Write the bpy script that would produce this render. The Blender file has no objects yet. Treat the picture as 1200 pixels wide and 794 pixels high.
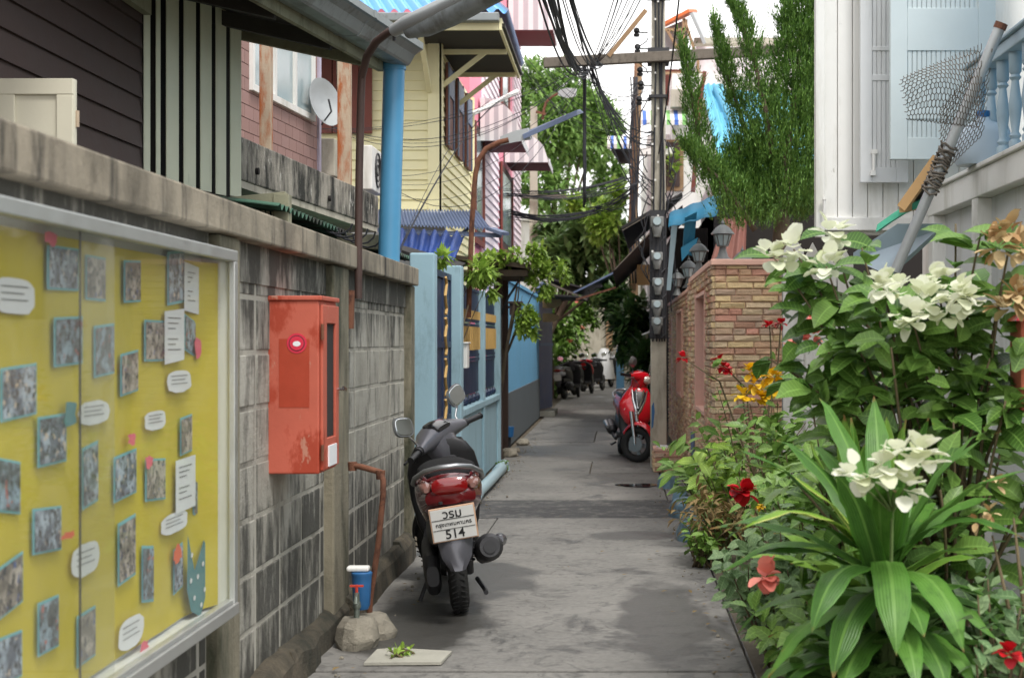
import bpy, math, random
from mathutils import Vector, Matrix, Euler
random.seed(7)
R = math.radians
scene = bpy.context.scene
COL = scene.collection
F, VX, VY, H = 1780.0, 725.0, 400.0, 1.35      # focal length in photo pixels, vanishing point, eye height

def P(x, y, Y):
    "photo pixel at depth Y (metres down the alley) -> point"
    return Vector(((x-VX)*Y/F, Y, H+(VY-y)*Y/F))
def PX(x, y, X):
    Y = X*F/(x-VX)
    return Vector((X, Y, H+(VY-y)*Y/F))
def V(*a): return Vector(a)

# ------------------------------------------------------------------ mesh builder
class MB:
    def __init__(s): s.v = []; s.f = []; s.u = []; s.t = []
    def add(s, vs, fs):
        o = len(s.v)
        s.v.extend([Vector(p) for p in vs]); s.f.extend([tuple(i+o for i in f) for f in fs])
        return s
    def box(s, x0, x1, y0, y1, z0, z1):
        if x0 > x1: x0, x1 = x1, x0
        if y0 > y1: y0, y1 = y1, y0
        if z0 > z1: z0, z1 = z1, z0
        return s.add([(x0,y0,z0),(x1,y0,z0),(x1,y1,z0),(x0,y1,z0),(x0,y0,z1),(x1,y0,z1),(x1,y1,z1),(x0,y1,z1)],
            [(0,3,2,1),(4,5,6,7),(0,1,5,4),(1,2,6,5),(2,3,7,6),(3,0,4,7)])
    def bar(s, a, b, w, h, up=(0,0,1)):
        a, b = Vector(a), Vector(b); d = (b-a).normalized(); u = Vector(up)
        sx = d.cross(u)
        if sx.length < 1e-3: sx = d.cross(Vector((1,0,0)))
        sx.normalize(); sz = sx.cross(d).normalized()
        vs = []
        for p in (a, b):
            for i, j in ((-1,-1),(1,-1),(1,1),(-1,1)): vs.append(p + sx*i*w/2 + sz*j*h/2)
        return s.add(vs, [(0,1,2,3),(7,6,5,4),(0,4,5,1),(1,5,6,2),(2,6,7,3),(3,7,4,0)])
    def sheet(s, pts, t):
        "polygon with thickness along its normal"
        pts = [Vector(p) for p in pts]; n = len(pts)
        nn = (pts[1]-pts[0]).cross(pts[2]-pts[1]).normalized()*t
        vs = pts + [p+nn for p in pts]
        return s.add(vs, [tuple(range(n-1,-1,-1)), tuple(range(n,2*n))] + [(i,(i+1)%n,n+(i+1)%n,n+i) for i in range(n)])
    def tube(s, pts, r, n=8):
        pts = [Vector(p) for p in pts]; m = len(pts)
        rs = r if isinstance(r, (list, tuple)) else [r]*m
        vs = []; prev = None
        for i, p in enumerate(pts):
            d = (pts[min(i+1,m-1)]-pts[max(i-1,0)])
            d = d.normalized() if d.length > 1e-9 else Vector((0,0,1))
            if prev is None:
                a = d.cross(Vector((0,0,1)))
                if a.length < 1e-2: a = d.cross(Vector((1,0,0)))
            else: a = prev - d*prev.dot(d)
            a.normalize(); prev = a; b = d.cross(a)
            for k in range(n):
                t = 2*math.pi*k/n; vs.append(p+(a*math.cos(t)+b*math.sin(t))*rs[i])
        fs = []
        for i in range(m-1):
            for k in range(n):
                fs.append((i*n+k, i*n+(k+1)%n, (i+1)*n+(k+1)%n, (i+1)*n+k))
        fs.append(tuple(range(n-1,-1,-1))); fs.append(tuple(range((m-1)*n, m*n)))
        return s.add(vs, fs)
    def lathe(s, prof, c=(0,0,0), n=14, sx=1, sy=1):
        c = Vector(c); m = len(prof); vs = []
        for r, z in prof:
            for k in range(n):
                t = 2*math.pi*k/n; vs.append(c+Vector((r*math.cos(t)*sx, r*math.sin(t)*sy, z)))
        fs = [(i*n+k, i*n+(k+1)%n, (i+1)*n+(k+1)%n, (i+1)*n+k) for i in range(m-1) for k in range(n)]
        fs += [tuple(range(n-1,-1,-1)), tuple(range((m-1)*n, m*n))]
        return s.add(vs, fs)
    def loft(s, rings):
        n = len(rings[0]); m = len(rings); vs = [p for r in rings for p in r]
        fs = [(i*n+k, i*n+(k+1)%n, (i+1)*n+(k+1)%n, (i+1)*n+k) for i in range(m-1) for k in range(n)]
        fs += [tuple(range(n-1,-1,-1)), tuple(range((m-1)*n, m*n))]
        return s.add(vs, fs)
    def loft_y(s, secs, n=18, e=2.6, x0=0):
        "sections (y, zc, a, b) squashed ellipses across Y"
        rings = []
        for y, zc, a, b in secs:
            r = []
            for k in range(n):
                t = 2*math.pi*k/n; c, q = math.cos(t), math.sin(t)
                r.append(Vector((x0+a*math.copysign(abs(c)**(2/e), c), y, zc+b*math.copysign(abs(q)**(2/e), q))))
            rings.append(r)
        return s.loft(rings)
    def loft_z(s, secs, n=18, e=2.6):
        "sections (z, yc, a, b)"
        rings = []
        for z, yc, a, b in secs:
            r = []
            for k in range(n):
                t = 2*math.pi*k/n; c, q = math.cos(t), math.sin(t)
                r.append(Vector((a*math.copysign(abs(c)**(2/e), c), yc+b*math.copysign(abs(q)**(2/e), q), z)))
            rings.append(r)
        return s.loft(rings)
    def loft_x(s, secs, n=18, e=2.3):
        "sections (x, yc, zc, ry, rz)"
        rings = []
        for x, yc, zc, a, b in secs:
            r = []
            for k in range(n):
                t = 2*math.pi*k/n; c, q = math.cos(t), math.sin(t)
                r.append(Vector((x, yc+a*math.copysign(abs(c)**(2/e), c), zc+b*math.copysign(abs(q)**(2/e), q))))
            rings.append(r)
        return s.loft(rings)
    def torus(s, c, Rr, r, n=28, m=10, sx=1.0, a0=0, a1=2*math.pi):
        "wheel-like torus, axis along X"
        c = Vector(c); vs = []; full = abs(a1-a0-2*math.pi) < 1e-6
        cnt = n if full else n+1
        for i in range(cnt):
            t = a0+(a1-a0)*i/n
            for k in range(m):
                q = 2*math.pi*k/m; rr = Rr+r*math.cos(q)
                vs.append(c+Vector((r*sx*math.sin(q), rr*math.cos(t), rr*math.sin(t))))
        fs = []
        for i in range(n):
            j = (i+1) % cnt
            for k in range(m): fs.append((i*m+k, i*m+(k+1)%m, j*m+(k+1)%m, j*m+k))
        if not full: fs += [tuple(range(m)), tuple(range((cnt-1)*m, cnt*m))[::-1]]
        return s.add(vs, fs)
    def cyl(s, a, b, r, n=14): return s.tube([a, b], r, n)
    def xf(s, M):
        s.v = [M @ p for p in s.v]; return s
    def build(s, name, mat, parent=None, smooth=False, bevel=0, local=False, world=True):
        me = bpy.data.meshes.new(name)
        off = Vector((0,0,0))
        o = bpy.data.objects.new(name, me)
        if parent is None and not local and s.v:
            xs = [p.x for p in s.v]; ys = [p.y for p in s.v]; zs = [p.z for p in s.v]
            off = Vector(((min(xs)+max(xs))/2, (min(ys)+max(ys))/2, min(zs)))
            o.location = off
        elif parent is not None and not local:
            q = parent
            while q is not None: off = off+q.location; q = q.parent
        me.from_pydata([tuple(p-off) for p in s.v], [], s.f)
        if smooth:
            me.polygons.foreach_set('use_smooth', [True]*len(me.polygons))
            if smooth != 'all':
                try: me.set_sharp_from_angle(angle=R(40))
                except Exception: pass
        me.materials.append(mat); me.update()
        if s.u and len(s.u) == len(s.v):
            at = me.attributes.new('across', 'FLOAT', 'POINT'); at.data.foreach_set('value', s.u)
            if len(s.t) == len(s.v): at = me.attributes.new('along', 'FLOAT', 'POINT'); at.data.foreach_set('value', s.t)
        COL.objects.link(o)
        if parent: o.parent = parent
        if bevel:
            m = o.modifiers.new('bevel', 'BEVEL'); m.width = bevel; m.segments = 2; m.limit_method = 'ANGLE'; m.angle_limit = R(40)
        return o

def _split(s, name, mat, parent=None, n=None, **kw):
    "every loose piece becomes a mesh of its own"
    par = list(range(len(s.v)))
    def find(i):
        while par[i] != i: par[i] = par[par[i]]; i = par[i]
        return i
    for f in s.f:
        r = find(f[0])
        for i in f[1:]: par[find(i)] = r
    groups = {}
    for f in s.f: groups.setdefault(find(f[0]), []).append(f)
    out = []
    for fs in groups.values():
        m = {}; q = MB()
        for f in fs:
            for i in f:
                if i not in m: m[i] = len(q.v); q.v.append(s.v[i])
            q.f.append(tuple(m[i] for i in f))
        out.append(q.build(name, mat, parent, **kw))
    return out
MB.split = _split
def tag(o, label=None, cat=None, group=None, kind=None):
    if label: o['label'] = label
    if cat: o['category'] = cat
    if group: o['group'] = group
    if kind: o['kind'] = kind
    return o
def thing(name, loc, label, cat, group=None, rot=(0,0,0)):
    o = bpy.data.objects.new(name, None); COL.objects.link(o)
    o.location = loc; o.rotation_euler = rot; o.empty_display_size = .2
    return tag(o, label, cat, group)
def copy_tree(o, parent=None):
    c = o.copy(); COL.objects.link(c); c.parent = parent
    for ch in [q for q in bpy.data.objects if q.parent == o]: copy_tree(ch, c)
    return c

# ------------------------------------------------------------------ materials
def srgb(r, g, b):
    f = lambda c: ((c/255+.055)/1.055)**2.4 if c > 10 else c/255/12.92
    return (f(r), f(g), f(b), 1)
class NT:
    def __init__(s, name):
        s.m = bpy.data.materials.new(name); s.m.use_nodes = True; s.t = s.m.node_tree; s.t.nodes.clear()
        s.out = s.n('ShaderNodeOutputMaterial')
    def n(s, ty, **kw):
        q = s.t.nodes.new(ty)
        for k, v in kw.items(): setattr(q, k, v)
        return q
    def l(s, a, b): s.t.links.new(a, b)
    def coords(s, scale=(1,1,1), kind='Object', loc=(0,0,0)):
        tc = s.n('ShaderNodeTexCoord'); mp = s.n('ShaderNodeMapping')
        mp.inputs['Scale'].default_value = scale; mp.inputs['Location'].default_value = loc
        s.l(tc.outputs[kind], mp.inputs['Vector']); return mp.outputs[0]
    def noise(s, vec, scale, detail=5, rough=.6, dist=0):
        q = s.n('ShaderNodeTexNoise'); q.inputs['Scale'].default_value = scale; q.inputs['Detail'].default_value = detail
        q.inputs['Roughness'].default_value = rough; q.inputs['Distortion'].default_value = dist
        s.l(vec, q.inputs['Vector']); return q.outputs[0]
    def ramp(s, val, a, b, ca=(0,0,0,1), cb=(1,1,1,1)):
        q = s.n('ShaderNodeValToRGB'); e = q.color_ramp.elements
        e[0].position = a; e[0].color = ca; e[1].position = b; e[1].color = cb
        s.l(val, q.inputs[0]); return q.outputs[0]
    def mix(s, fac, a, b, mode='MIX'):
        q = s.n('ShaderNodeMix', data_type='RGBA', blend_type=mode)
        for val, i in ((fac, 0), (a, 6), (b, 7)):
            if hasattr(val, 'is_output') or isinstance(val, bpy.types.NodeSocket): s.l(val, q.inputs[i])
            else: q.inputs[i].default_value = val
        return q.outputs[2]
    def mul(s, a, b):
        q = s.n('ShaderNodeMath', operation='MULTIPLY')
        for v, i in ((a,0),(b,1)):
            if isinstance(v, bpy.types.NodeSocket): s.l(v, q.inputs[i])
            else: q.inputs[i].default_value = v
        return q.outputs[0]
MATS = {}
def M(name, col, rough=.7, var=.18, scale=5, bump=0.15, bscale=None, metal=0, stain=None, stain2=None, island=0, coat=0, spec=.5, alpha=1):
    """stain = (colour, low, high, scale, stretch) : a dirt layer from noise; stretch<1 makes it run downwards"""
    if name in MATS: return MATS[name]
    k = NT(name); bs = k.n('ShaderNodeBsdfPrincipled')
    c = k.coords(); nz = k.noise(c, scale)
    lo = tuple(max(0, x*(1-var)) for x in col[:3])+(1,); hi = tuple(min(1, x*(1+var)) for x in col[:3])+(1,)
    out = k.ramp(nz, .3, .7, lo, hi)
    if island:
        g = k.n('ShaderNodeNewGeometry'); a = 1-island; b = 1+island
        rr = k.ramp(g.outputs['Random Per Island'], 0, 1, (a,a*.98,a*.95,1), (b,b,b,1))
        out = k.mix(1.0, out, rr, 'MULTIPLY')
    ro = rough
    for st in (stain, stain2):
        if st:
            sc, lo_, hi_, ss, stretch = st
            c2 = k.coords((1,1,stretch), loc=(3.1,1.7,.4))
            f = k.ramp(k.noise(c2, ss, 7, .68), lo_, hi_)
            out = k.mix(f, out, sc)
    k.l(out, bs.inputs['Base Color'])
    nr = k.n('ShaderNodeMapRange'); nr.inputs[3].default_value = max(.03, rough-.12); nr.inputs[4].default_value = min(1, rough+.12)
    k.l(nz, nr.inputs[0]); k.l(nr.outputs[0], bs.inputs['Roughness'])
    bs.inputs['Metallic'].default_value = metal
    bs.inputs['Specular IOR Level'].default_value = spec
    if coat: bs.inputs['Coat Weight'].default_value = coat; bs.inputs['Coat Roughness'].default_value = .06
    if bump:
        b = k.n('ShaderNodeBump'); b.inputs['Strength'].default_value = bump; b.inputs['Distance'].default_value = .02
        k.l(k.noise(c, bscale or scale*9, 6, .7), b.inputs['Height']); k.l(b.outputs[0], bs.inputs['Normal'])
    k.l(bs.outputs[0], k.out.inputs[0])
    MATS[name] = k.m; return k.m
def leafmat(name, c1, c2, rough=.42, edge=None, trans=.25, veins=True):
    if name in MATS: return MATS[name]
    k = NT(name); bs = k.n('ShaderNodeBsdfPrincipled'); g = k.n('ShaderNodeNewGeometry')
    out = k.ramp(g.outputs['Random Per Island'], 0, 1, c1, c2)
    nz = k.noise(k.coords(), 14); out = k.mix(k.mul(nz, .35), out, tuple(x*.5 for x in c1[:3])+(1,))
    au = k.n('ShaderNodeAttribute'); au.attribute_name = 'across'; al = k.n('ShaderNodeAttribute'); al.attribute_name = 'along'
    vn = k.n('ShaderNodeMath', operation='SINE'); sm_ = k.n('ShaderNodeMath', operation='SUBTRACT'); k.l(k.mul(al.outputs['Fac'], 420.0), sm_.inputs[0]); k.l(k.mul(au.outputs['Fac'], 5.0), sm_.inputs[1]); k.l(sm_.outputs[0], vn.inputs[0])
    pale = tuple(min(1,x*1.5+.02) for x in c2[:3])+(1,)
    if veins:
        out = k.mix(k.mul(k.ramp(vn.outputs[0], .75, 1.0), .35), out, pale); out = k.mix(k.ramp(au.outputs['Fac'], .03, .10, (.6,.6,.6,1), (0,0,0,1)), out, pale)
        out = k.mix(k.ramp(k.noise(k.coords(), 22, 5, .7), .68, .73), out, srgb(136,128,60))
    k.l(out, bs.inputs['Base Color']); bs.inputs['Roughness'].default_value = rough
    bs.inputs['Specular IOR Level'].default_value = .4
    tr = k.n('ShaderNodeBsdfTranslucent'); k.l(out, tr.inputs[0])
    mx = k.n('ShaderNodeMixShader'); mx.inputs[0].default_value = trans
    k.l(bs.outputs[0], mx.inputs[1]); k.l(tr.outputs[0], mx.inputs[2]); k.l(mx.outputs[0], k.out.inputs[0])
    MATS[name] = k.m; return k.m
def glassmat(name, tint=(1,1,1,1), extra=.06, rough=.02, dust=.12):
    if name in MATS: return MATS[name]
    k = NT(name); t = k.n('ShaderNodeBsdfTransparent'); t.inputs[0].default_value = tint
    gl = k.n('ShaderNodeBsdfGlossy'); gl.inputs['Roughness'].default_value = rough
    fr = k.n('ShaderNodeLayerWeight'); fr.inputs[0].default_value = .5
    pw = k.n('ShaderNodeMath', operation='POWER'); k.l(fr.outputs['Facing'], pw.inputs[0]); pw.inputs[1].default_value = 3.0
    ad = k.n('ShaderNodeMath', operation='MULTIPLY_ADD'); k.l(pw.outputs[0], ad.inputs[0]); ad.inputs[1].default_value = .16; ad.inputs[2].default_value = extra
    mx = k.n('ShaderNodeMixShader'); k.l(ad.outputs[0], mx.inputs[0]); k.l(t.outputs[0], mx.inputs[1]); k.l(gl.outputs[0], mx.inputs[2])
    df = k.n('ShaderNodeBsdfDiffuse'); df.inputs[0].default_value = (.75,.75,.72,1); m2 = k.n('ShaderNodeMixShader')
    dn = k.n('ShaderNodeMapRange'); dn.inputs[1].default_value = .3; dn.inputs[2].default_value = .7; dn.inputs[3].default_value = dust*.5; dn.inputs[4].default_value = dust*1.5
    k.l(k.noise(k.coords((1,1,1)), 2.5, 5, .6, 1), dn.inputs[0]); k.l(dn.outputs[0], m2.inputs[0])
    k.l(mx.outputs[0], m2.inputs[1]); k.l(df.outputs[0], m2.inputs[2]); k.l(m2.outputs[0], k.out.inputs[0]); MATS[name] = k.m; return k.m

BLK = srgb(38,38,34)
m_block = M('concrete_block', srgb(166,165,156), .9, .2, 4, .5, stain=(srgb(58,58,52), .45, .6, 3.0, .55), stain2=(srgb(28,28,25), .5,.6, 8,.35), island=.1)
def block_mat():
    k = NT('mildewed_block'); bs = k.n('ShaderNodeBsdfPrincipled'); c = k.coords(); g = k.n('ShaderNodeNewGeometry')
    o = k.ramp(k.noise(c, 4), .3, .7, srgb(148,146,136), srgb(178,176,166))
    o = k.mix(1.0, o, k.ramp(g.outputs['Random Per Island'], 0, 1, (.86,.85,.83,1), (1.06,1.06,1.06,1)), 'MULTIPLY')
    # mildew: ragged runs, thickest in two damp bands (under the coping and above the footing)
    sx = k.n('ShaderNodeSeparateXYZ'); k.l(g.outputs['Position'], sx.inputs[0])
    band = k.n('ShaderNodeValToRGB'); e = band.color_ramp.elements; e[0].position = 0; e[0].color = (.24,)*3+(1,); e[1].position = 1; e[1].color = (.22,)*3+(1,)
    for p, v in ((.28,.19),(.45,.05),(.72,.02),(.84,.13)): q = e.new(p); q.color = (v,v,v,1)
    mz = k.n('ShaderNodeMapRange'); mz.inputs[1].default_value = 0; mz.inputs[2].default_value = 1.75; k.l(sx.outputs['Z'], mz.inputs[0]); k.l(mz.outputs[0], band.inputs[0])
    n1 = k.noise(k.coords((1,1,.3), loc=(3,1,.4)), 5.5, 8, .72); ad = k.n('ShaderNodeMath', operation='ADD'); k.l(n1, ad.inputs[0]); k.l(band.outputs[0], ad.inputs[1])
    rnd_ = k.n('ShaderNodeMath', operation='MULTIPLY_ADD'); k.l(g.outputs['Random Per Island'], rnd_.inputs[0]); rnd_.inputs[1].default_value = .10; k.l(ad.outputs[0], rnd_.inputs[2])
    m = k.ramp(rnd_.outputs[0], .61, .76)
    o = k.mix(k.mul(m, .88), o, srgb(40,40,35))
    n2 = k.ramp(k.noise(k.coords((1,1,.12)), 14, 6, .7), .56, .7); o = k.mix(k.mul(n2, .35), o, srgb(60,58,50))
    k.l(o, bs.inputs['Base Color']); bs.inputs['Roughness'].default_value = .92
    b = k.n('ShaderNodeBump'); b.inputs['Strength'].default_value = .5; b.inputs['Distance'].default_value = .02
    k.l(k.noise(c, 40, 6, .7), b.inputs['Height']); k.l(b.outputs[0], bs.inputs['Normal']); k.l(bs.outputs[0], k.out.inputs[0]); return k.m
m_block = block_mat()
m_mortar = M('mortar', srgb(168,165,154), .9, .12, 8, .5, stain=(srgb(96,94,86), .5, .7, 3, .5))
m_cap = M('weathered_render', srgb(150,141,124), .9, .15, 3, .35, stain=(srgb(84,78,66), .45, .7, 2.2, .5), stain2=(srgb(48,45,38), .52, .66, 7, .2))
m_post = M('mossy_concrete', srgb(128,122,104), .9, .2, 4, .4, stain=(srgb(62,64,48), .44, .62, 4, .25))
m_curb = M('broken_footing', srgb(104,94,78), .95, .3, 7, .8, stain=(srgb(48,48,38), .36, .62, 2.5, .8))
m_beam = M('blackened_concrete', srgb(150,145,134), .9, .2, 5, .5, stain=(srgb(36,36,30), .42, .56, 5, .35), stain2=(srgb(205,203,195), .6,.66, 9,.4))
m_alu = M('aluminium', srgb(196,198,196), .35, .06, 9, .03, metal=.75)
m_yellow = M('yellow_card', srgb(196,178,28), .8, .06, 3, .05)
m_red = M('red_paint', srgb(182,90,70), .6, .1, 3, .1, stain=(srgb(160,60,36), .5, .54, 2.6, .5), stain2=(srgb(176,120,100), .62,.66, 12, .5))
m_bluewall = M('pale_blue_paint', srgb(150,182,194), .75, .05, 2, .12, stain=(srgb(116,142,150), .55, .75, 5, .3))
m_sky = M('sky_blue_wall', srgb(112,176,214), .75, .05, 2, .1, stain=(srgb(88,140,170), .56, .76, 4, .3))
m_dado = M('grey_dado', srgb(92,100,104), .8, .1, 3, .1)
m_navy = M('navy_paint', srgb(34,52,82), .45, .12, 4, .06)
m_gold = M('gold_paint', srgb(196,160,96), .5, .1, 5, .05)
m_pipeblue = M('blue_pvc', srgb(84,150,190), .4, .05, 4, .03)
m_pipepale = M('pale_pvc', srgb(158,182,190), .45, .06, 4, .05)
m_rust = M('rusty_steel', srgb(112,72,52), .85, .25, 14, .35, stain=(srgb(70,40,28), .5,.65,18,.6))
m_rustpale = M('rusty_paint', srgb(178,160,138), .8, .12, 6, .2, stain=(srgb(160,88,44), .48,.6,9,.25))
m_brownpipe = M('brown_pipe', srgb(74,56,50), .6, .2, 6, .15)
m_grey = M('grey_metal', srgb(168,172,172), .4, .08, 5, .05, metal=.4)
m_gutter = M('galvanised_gutter', srgb(140,146,146), .45, .12, 3, .06, metal=.35, stain=(srgb(110,112,108), .52,.65,6,.6))
m_cream = M('cream_board', srgb(212,214,190), .65, .05, 3, .1, stain=(srgb(150,150,128), .6,.8,6,.2))
m_creamdirty = M('dirty_cream_board', srgb(150,148,124), .75, .12, 5, .2, stain=(srgb(96,94,76), .5,.7,6,.5))
m_darkwood = M('dark_brown_board', srgb(70,54,50), .7, .1, 4, .12)
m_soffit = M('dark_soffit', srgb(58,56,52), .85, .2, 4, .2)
m_yell = M('yellow_siding', srgb(240,233,188), .7, .04, 2, .08, stain=(srgb(196,184,132), .6,.8,3,.3))
m_shutter = M('brown_shutter', srgb(110,66,54), .65, .12, 5, .12)
m_redbrown = M('redbrown_board', srgb(118,62,52), .65, .1, 5, .12)
m_mauve = M('mauve_tile', srgb(150,118,112), .7, .06, 3, .08, island=.06)
m_white = M('white_paint', srgb(226,225,220), .6, .04, 2, .1, stain=(srgb(188,186,174), .5,.74,5,.15), stain2=(srgb(150,146,132), .66,.72,12,.3))
m_whitegrey = M('greyed_white_paint', srgb(208,210,210), .6, .04, 2, .1, stain=(srgb(174,174,166), .5,.76,5,.15))
m_shutgrey = M('pale_grey_shutter', srgb(196,206,206), .6, .04, 2, .06)
m_balu = M('blue_grey_baluster', srgb(152,172,182), .5, .06, 4, .06)
m_pane = M('window_glass', srgb(150,168,172), .12, .1, 2, 0, spec=.8)
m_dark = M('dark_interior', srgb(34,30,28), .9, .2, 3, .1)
m_pink = M('pink_board', srgb(250,150,172), .65, .05, 3, .08)
m_pinkpale = M('pale_pink_board', srgb(246,232,238), .65, .03, 3, .08)
m_awnstripe = M('awning_cloth', srgb(226,226,224), .7, .04, 3, .05)
m_awngrey = M('awning_grey_stripe', srgb(186,186,188), .7, .04, 3, .05)
m_awnred = M('awning_maroon', srgb(104,46,50), .8, .1, 3, .05)
m_blueroof = M('blue_roof_sheet', srgb(110,170,226), .45, .06, 2, .04, stain=(srgb(90,130,180), .6,.8,4,.5))
m_cyantile = M('cyan_roof_tile', srgb(100,176,204), .4, .06, 3, .05)
m_teal = M('teal_sheet', srgb(26,108,140), .65, .1, 3, .05)
m_slateblue = M('slate_blue_sheet', srgb(98,112,140), .5, .12, 3, .08)
m_tarp = M('blue_tarpaulin', srgb(34,66,132), .5, .2, 3, .2)
m_blackroof = M('black_roof_sheet', srgb(44,42,42), .7, .2, 3, .15)
m_stone = None
m_pinkcap = M('pink_render', srgb(226,182,164), .8, .08, 4, .15)
m_iron = M('grey_cast_lantern', srgb(88,92,92), .5, .12, 8, .1)
m_conc = M('pole_concrete', srgb(178,173,158), .85, .1, 5, .25, stain=(srgb(120,114,100), .5,.7,5,.2))
m_wood = M('grey_timber', srgb(112,104,94), .85, .2, 8, .35, stain=(srgb(62,56,48), .5,.68,8,.4))
m_woodpole = M('brown_timber', srgb(150,122,92), .85, .2, 8, .35)
m_ply = M('plywood', srgb(196,158,108), .7, .12, 6, .1)
m_cable = M('black_cable', srgb(34,36,42), .6, .1, 6, 0)
m_black = M('black_plastic', srgb(26,26,28), .42, .15, 6, .05)
m_blacksatin = M('black_satin_vinyl', srgb(16,16,17), .75, .15, 8, .08, spec=.2)
m_amber = M('smoked_lens', srgb(120,84,76), .2, .1, 8, 0, coat=.6)
m_blackgloss = M('black_gloss', srgb(18,18,20), .2, .1, 6, 0, coat=.6)
m_tyre = M('tyre_rubber', srgb(30,30,30), .8, .15, 9, .25)
m_chrome = M('chrome', srgb(205,206,208), .15, .05, 6, 0, metal=1)
m_alloy = M('grey_alloy', srgb(150,152,154), .35, .06, 6, .03, metal=.8)
m_darkmet = M('dark_metal', srgb(62,62,64), .5, .2, 8, .1, metal=.5)
m_gunmetal = M('gunmetal_plastic', srgb(88,88,94), .32, .08, 6, .02, metal=.3, coat=.3)
m_maroon = M('maroon_gloss', srgb(92,16,22), .25, .1, 4, 0, coat=.7)
m_scred = M('red_gloss', srgb(186,14,30), .22, .06, 4, 0, coat=.8)
m_redlens = M('red_lens', srgb(124,14,18), .15, .1, 8, 0, coat=1)
m_clearlens = M('clear_lens', srgb(206,196,186), .12, .1, 8, 0, coat=1)
m_plate = M('plate_white', srgb(214,214,210), .5, .05, 6, .02)
m_plateframe = M('plate_frame', srgb(196,160,132), .5, .05, 6, .02)
m_ink = M('black_ink', srgb(34,34,36), .6, .05, 6, 0)
m_paper = M('white_paper', srgb(222,224,226), .8, .03, 4, .03)
m_cyanpaper = M('cyan_paper', srgb(120,184,190), .8, .05, 4, .03)
m_pinkpaper = M('pink_paper', srgb(226,98,120), .8, .05, 4, .03)
m_tealpaper = M('teal_paper', srgb(70,128,132), .8, .05, 4, .03)
m_orpaper = M('orange_paper', srgb(222,96,48), .8, .05, 4, .03)
m_net = M('net_wire', srgb(98,88,76), .6, .1, 6, 0)
m_greennet = M('green_netting', srgb(86,186,154), .7, .1, 30, .3)
m_jug = M('milky_plastic', srgb(172,186,196), .4, .05, 4, .02)
m_bluecap = M('blue_plastic', srgb(44,98,148), .4, .1, 6, .02)
m_terra = M('terracotta', srgb(188,104,80), .8, .1, 6, .1)
m_stem = M('brown_stem', srgb(96,84,60), .85, .2, 14, .3)
m_greenstem = M('green_stem', srgb(92,112,62), .7, .2, 14, .1)
m_bark = M('tree_bark', srgb(98,86,70), .9, .25, 9, .6)
m_bluestone = M('blue_painted_stone', srgb(112,142,158), .8, .15, 6, .4, stain=(srgb(92,90,80), .5,.66,7,.8))
m_rubble = M('pale_rubble', srgb(142,136,122), .9, .2, 8, .7, stain=(srgb(92,88,76), .5,.7,7,.8))
m_brass = M('old_brass', srgb(120,128,120), .5, .2, 12, .1, metal=.6)
m_greensheet = M('green_roof_sheet', srgb(70,106,88), .6, .2, 3, .15, stain=(srgb(52,50,44), .46,.6,4,.6))

# stone cladding: every stone its own tint
def stone_mat():
    k = NT('split_stone'); bs = k.n('ShaderNodeBsdfPrincipled'); g = k.n('ShaderNodeNewGeometry')
    q = k.n('ShaderNodeValToRGB'); cr = q.color_ramp
    cols = [(0,srgb(214,184,154)),(.2,srgb(228,205,169)),(.38,srgb(222,184,150)),(.52,srgb(200,156,132)),(.66,srgb(235,209,160)),(.8,srgb(203,177,154)),(.92,srgb(222,164,143))]
    cr.elements[0].position = 0; cr.elements[0].color = cols[0][1]
    cr.elements[1].position = cols[-1][0]; cr.elements[1].color = cols[-1][1]
    for p, c in cols[1:-1]:
        e = cr.elements.new(p); e.color = c
    cr.interpolation = 'CONSTANT'
    k.l(g.outputs['Random Per Island'], q.inputs[0])
    c = k.coords(); nz = k.noise(k.coords((1,1,3)), 14)
    out = k.mix(k.ramp(nz, .35, .7), q.outputs[0], srgb(150,122,100)); out = k.mix(.3, q.outputs[0], out)
    k.l(out, bs.inputs['Base Color']); bs.inputs['Roughness'].default_value = .9
    b = k.n('ShaderNodeBump'); b.inputs['Strength'].default_value = .8; b.inputs['Distance'].default_value = .02
    k.l(k.noise(c, 38, 6, .7), b.inputs['Height']); k.l(b.outputs[0], bs.inputs['Normal'])
    k.l(bs.outputs[0], k.out.inputs[0]); return k.m
m_stone = stone_mat()

def photo_mat(name, seed):
    "a printed snapshot: blurred blocks of colour"
    k = NT(name); bs = k.n('ShaderNodeBsdfPrincipled')
    c = k.coords((1,1,1), loc=(seed*3.7, seed*1.3, seed*2.1))
    n1 = k.noise(c, 22, 3); n2 = k.noise(c, 60, 4)
    a = [srgb(96,104,120), srgb(120,112,104), srgb(84,92,96)][seed % 3]; b = [srgb(176,190,206), srgb(190,180,170), srgb(150,172,190)][seed % 3]
    o = k.ramp(n1, .42, .6, a, b); o = k.mix(k.ramp(n2, .52, .6), o, srgb(44,44,52))
    n3 = k.noise(k.coords(loc=(seed,5,2)), 45, 2); o = k.mix(k.ramp(n3, .62, .68), o, [srgb(180,90,80), srgb(210,190,170), srgb(60,90,150)][(seed+1) % 3])
    k.l(o, bs.inputs['Base Color']); bs.inputs['Roughness'].default_value = .35; k.l(bs.outputs[0], k.out.inputs[0]); return k.m

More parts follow.
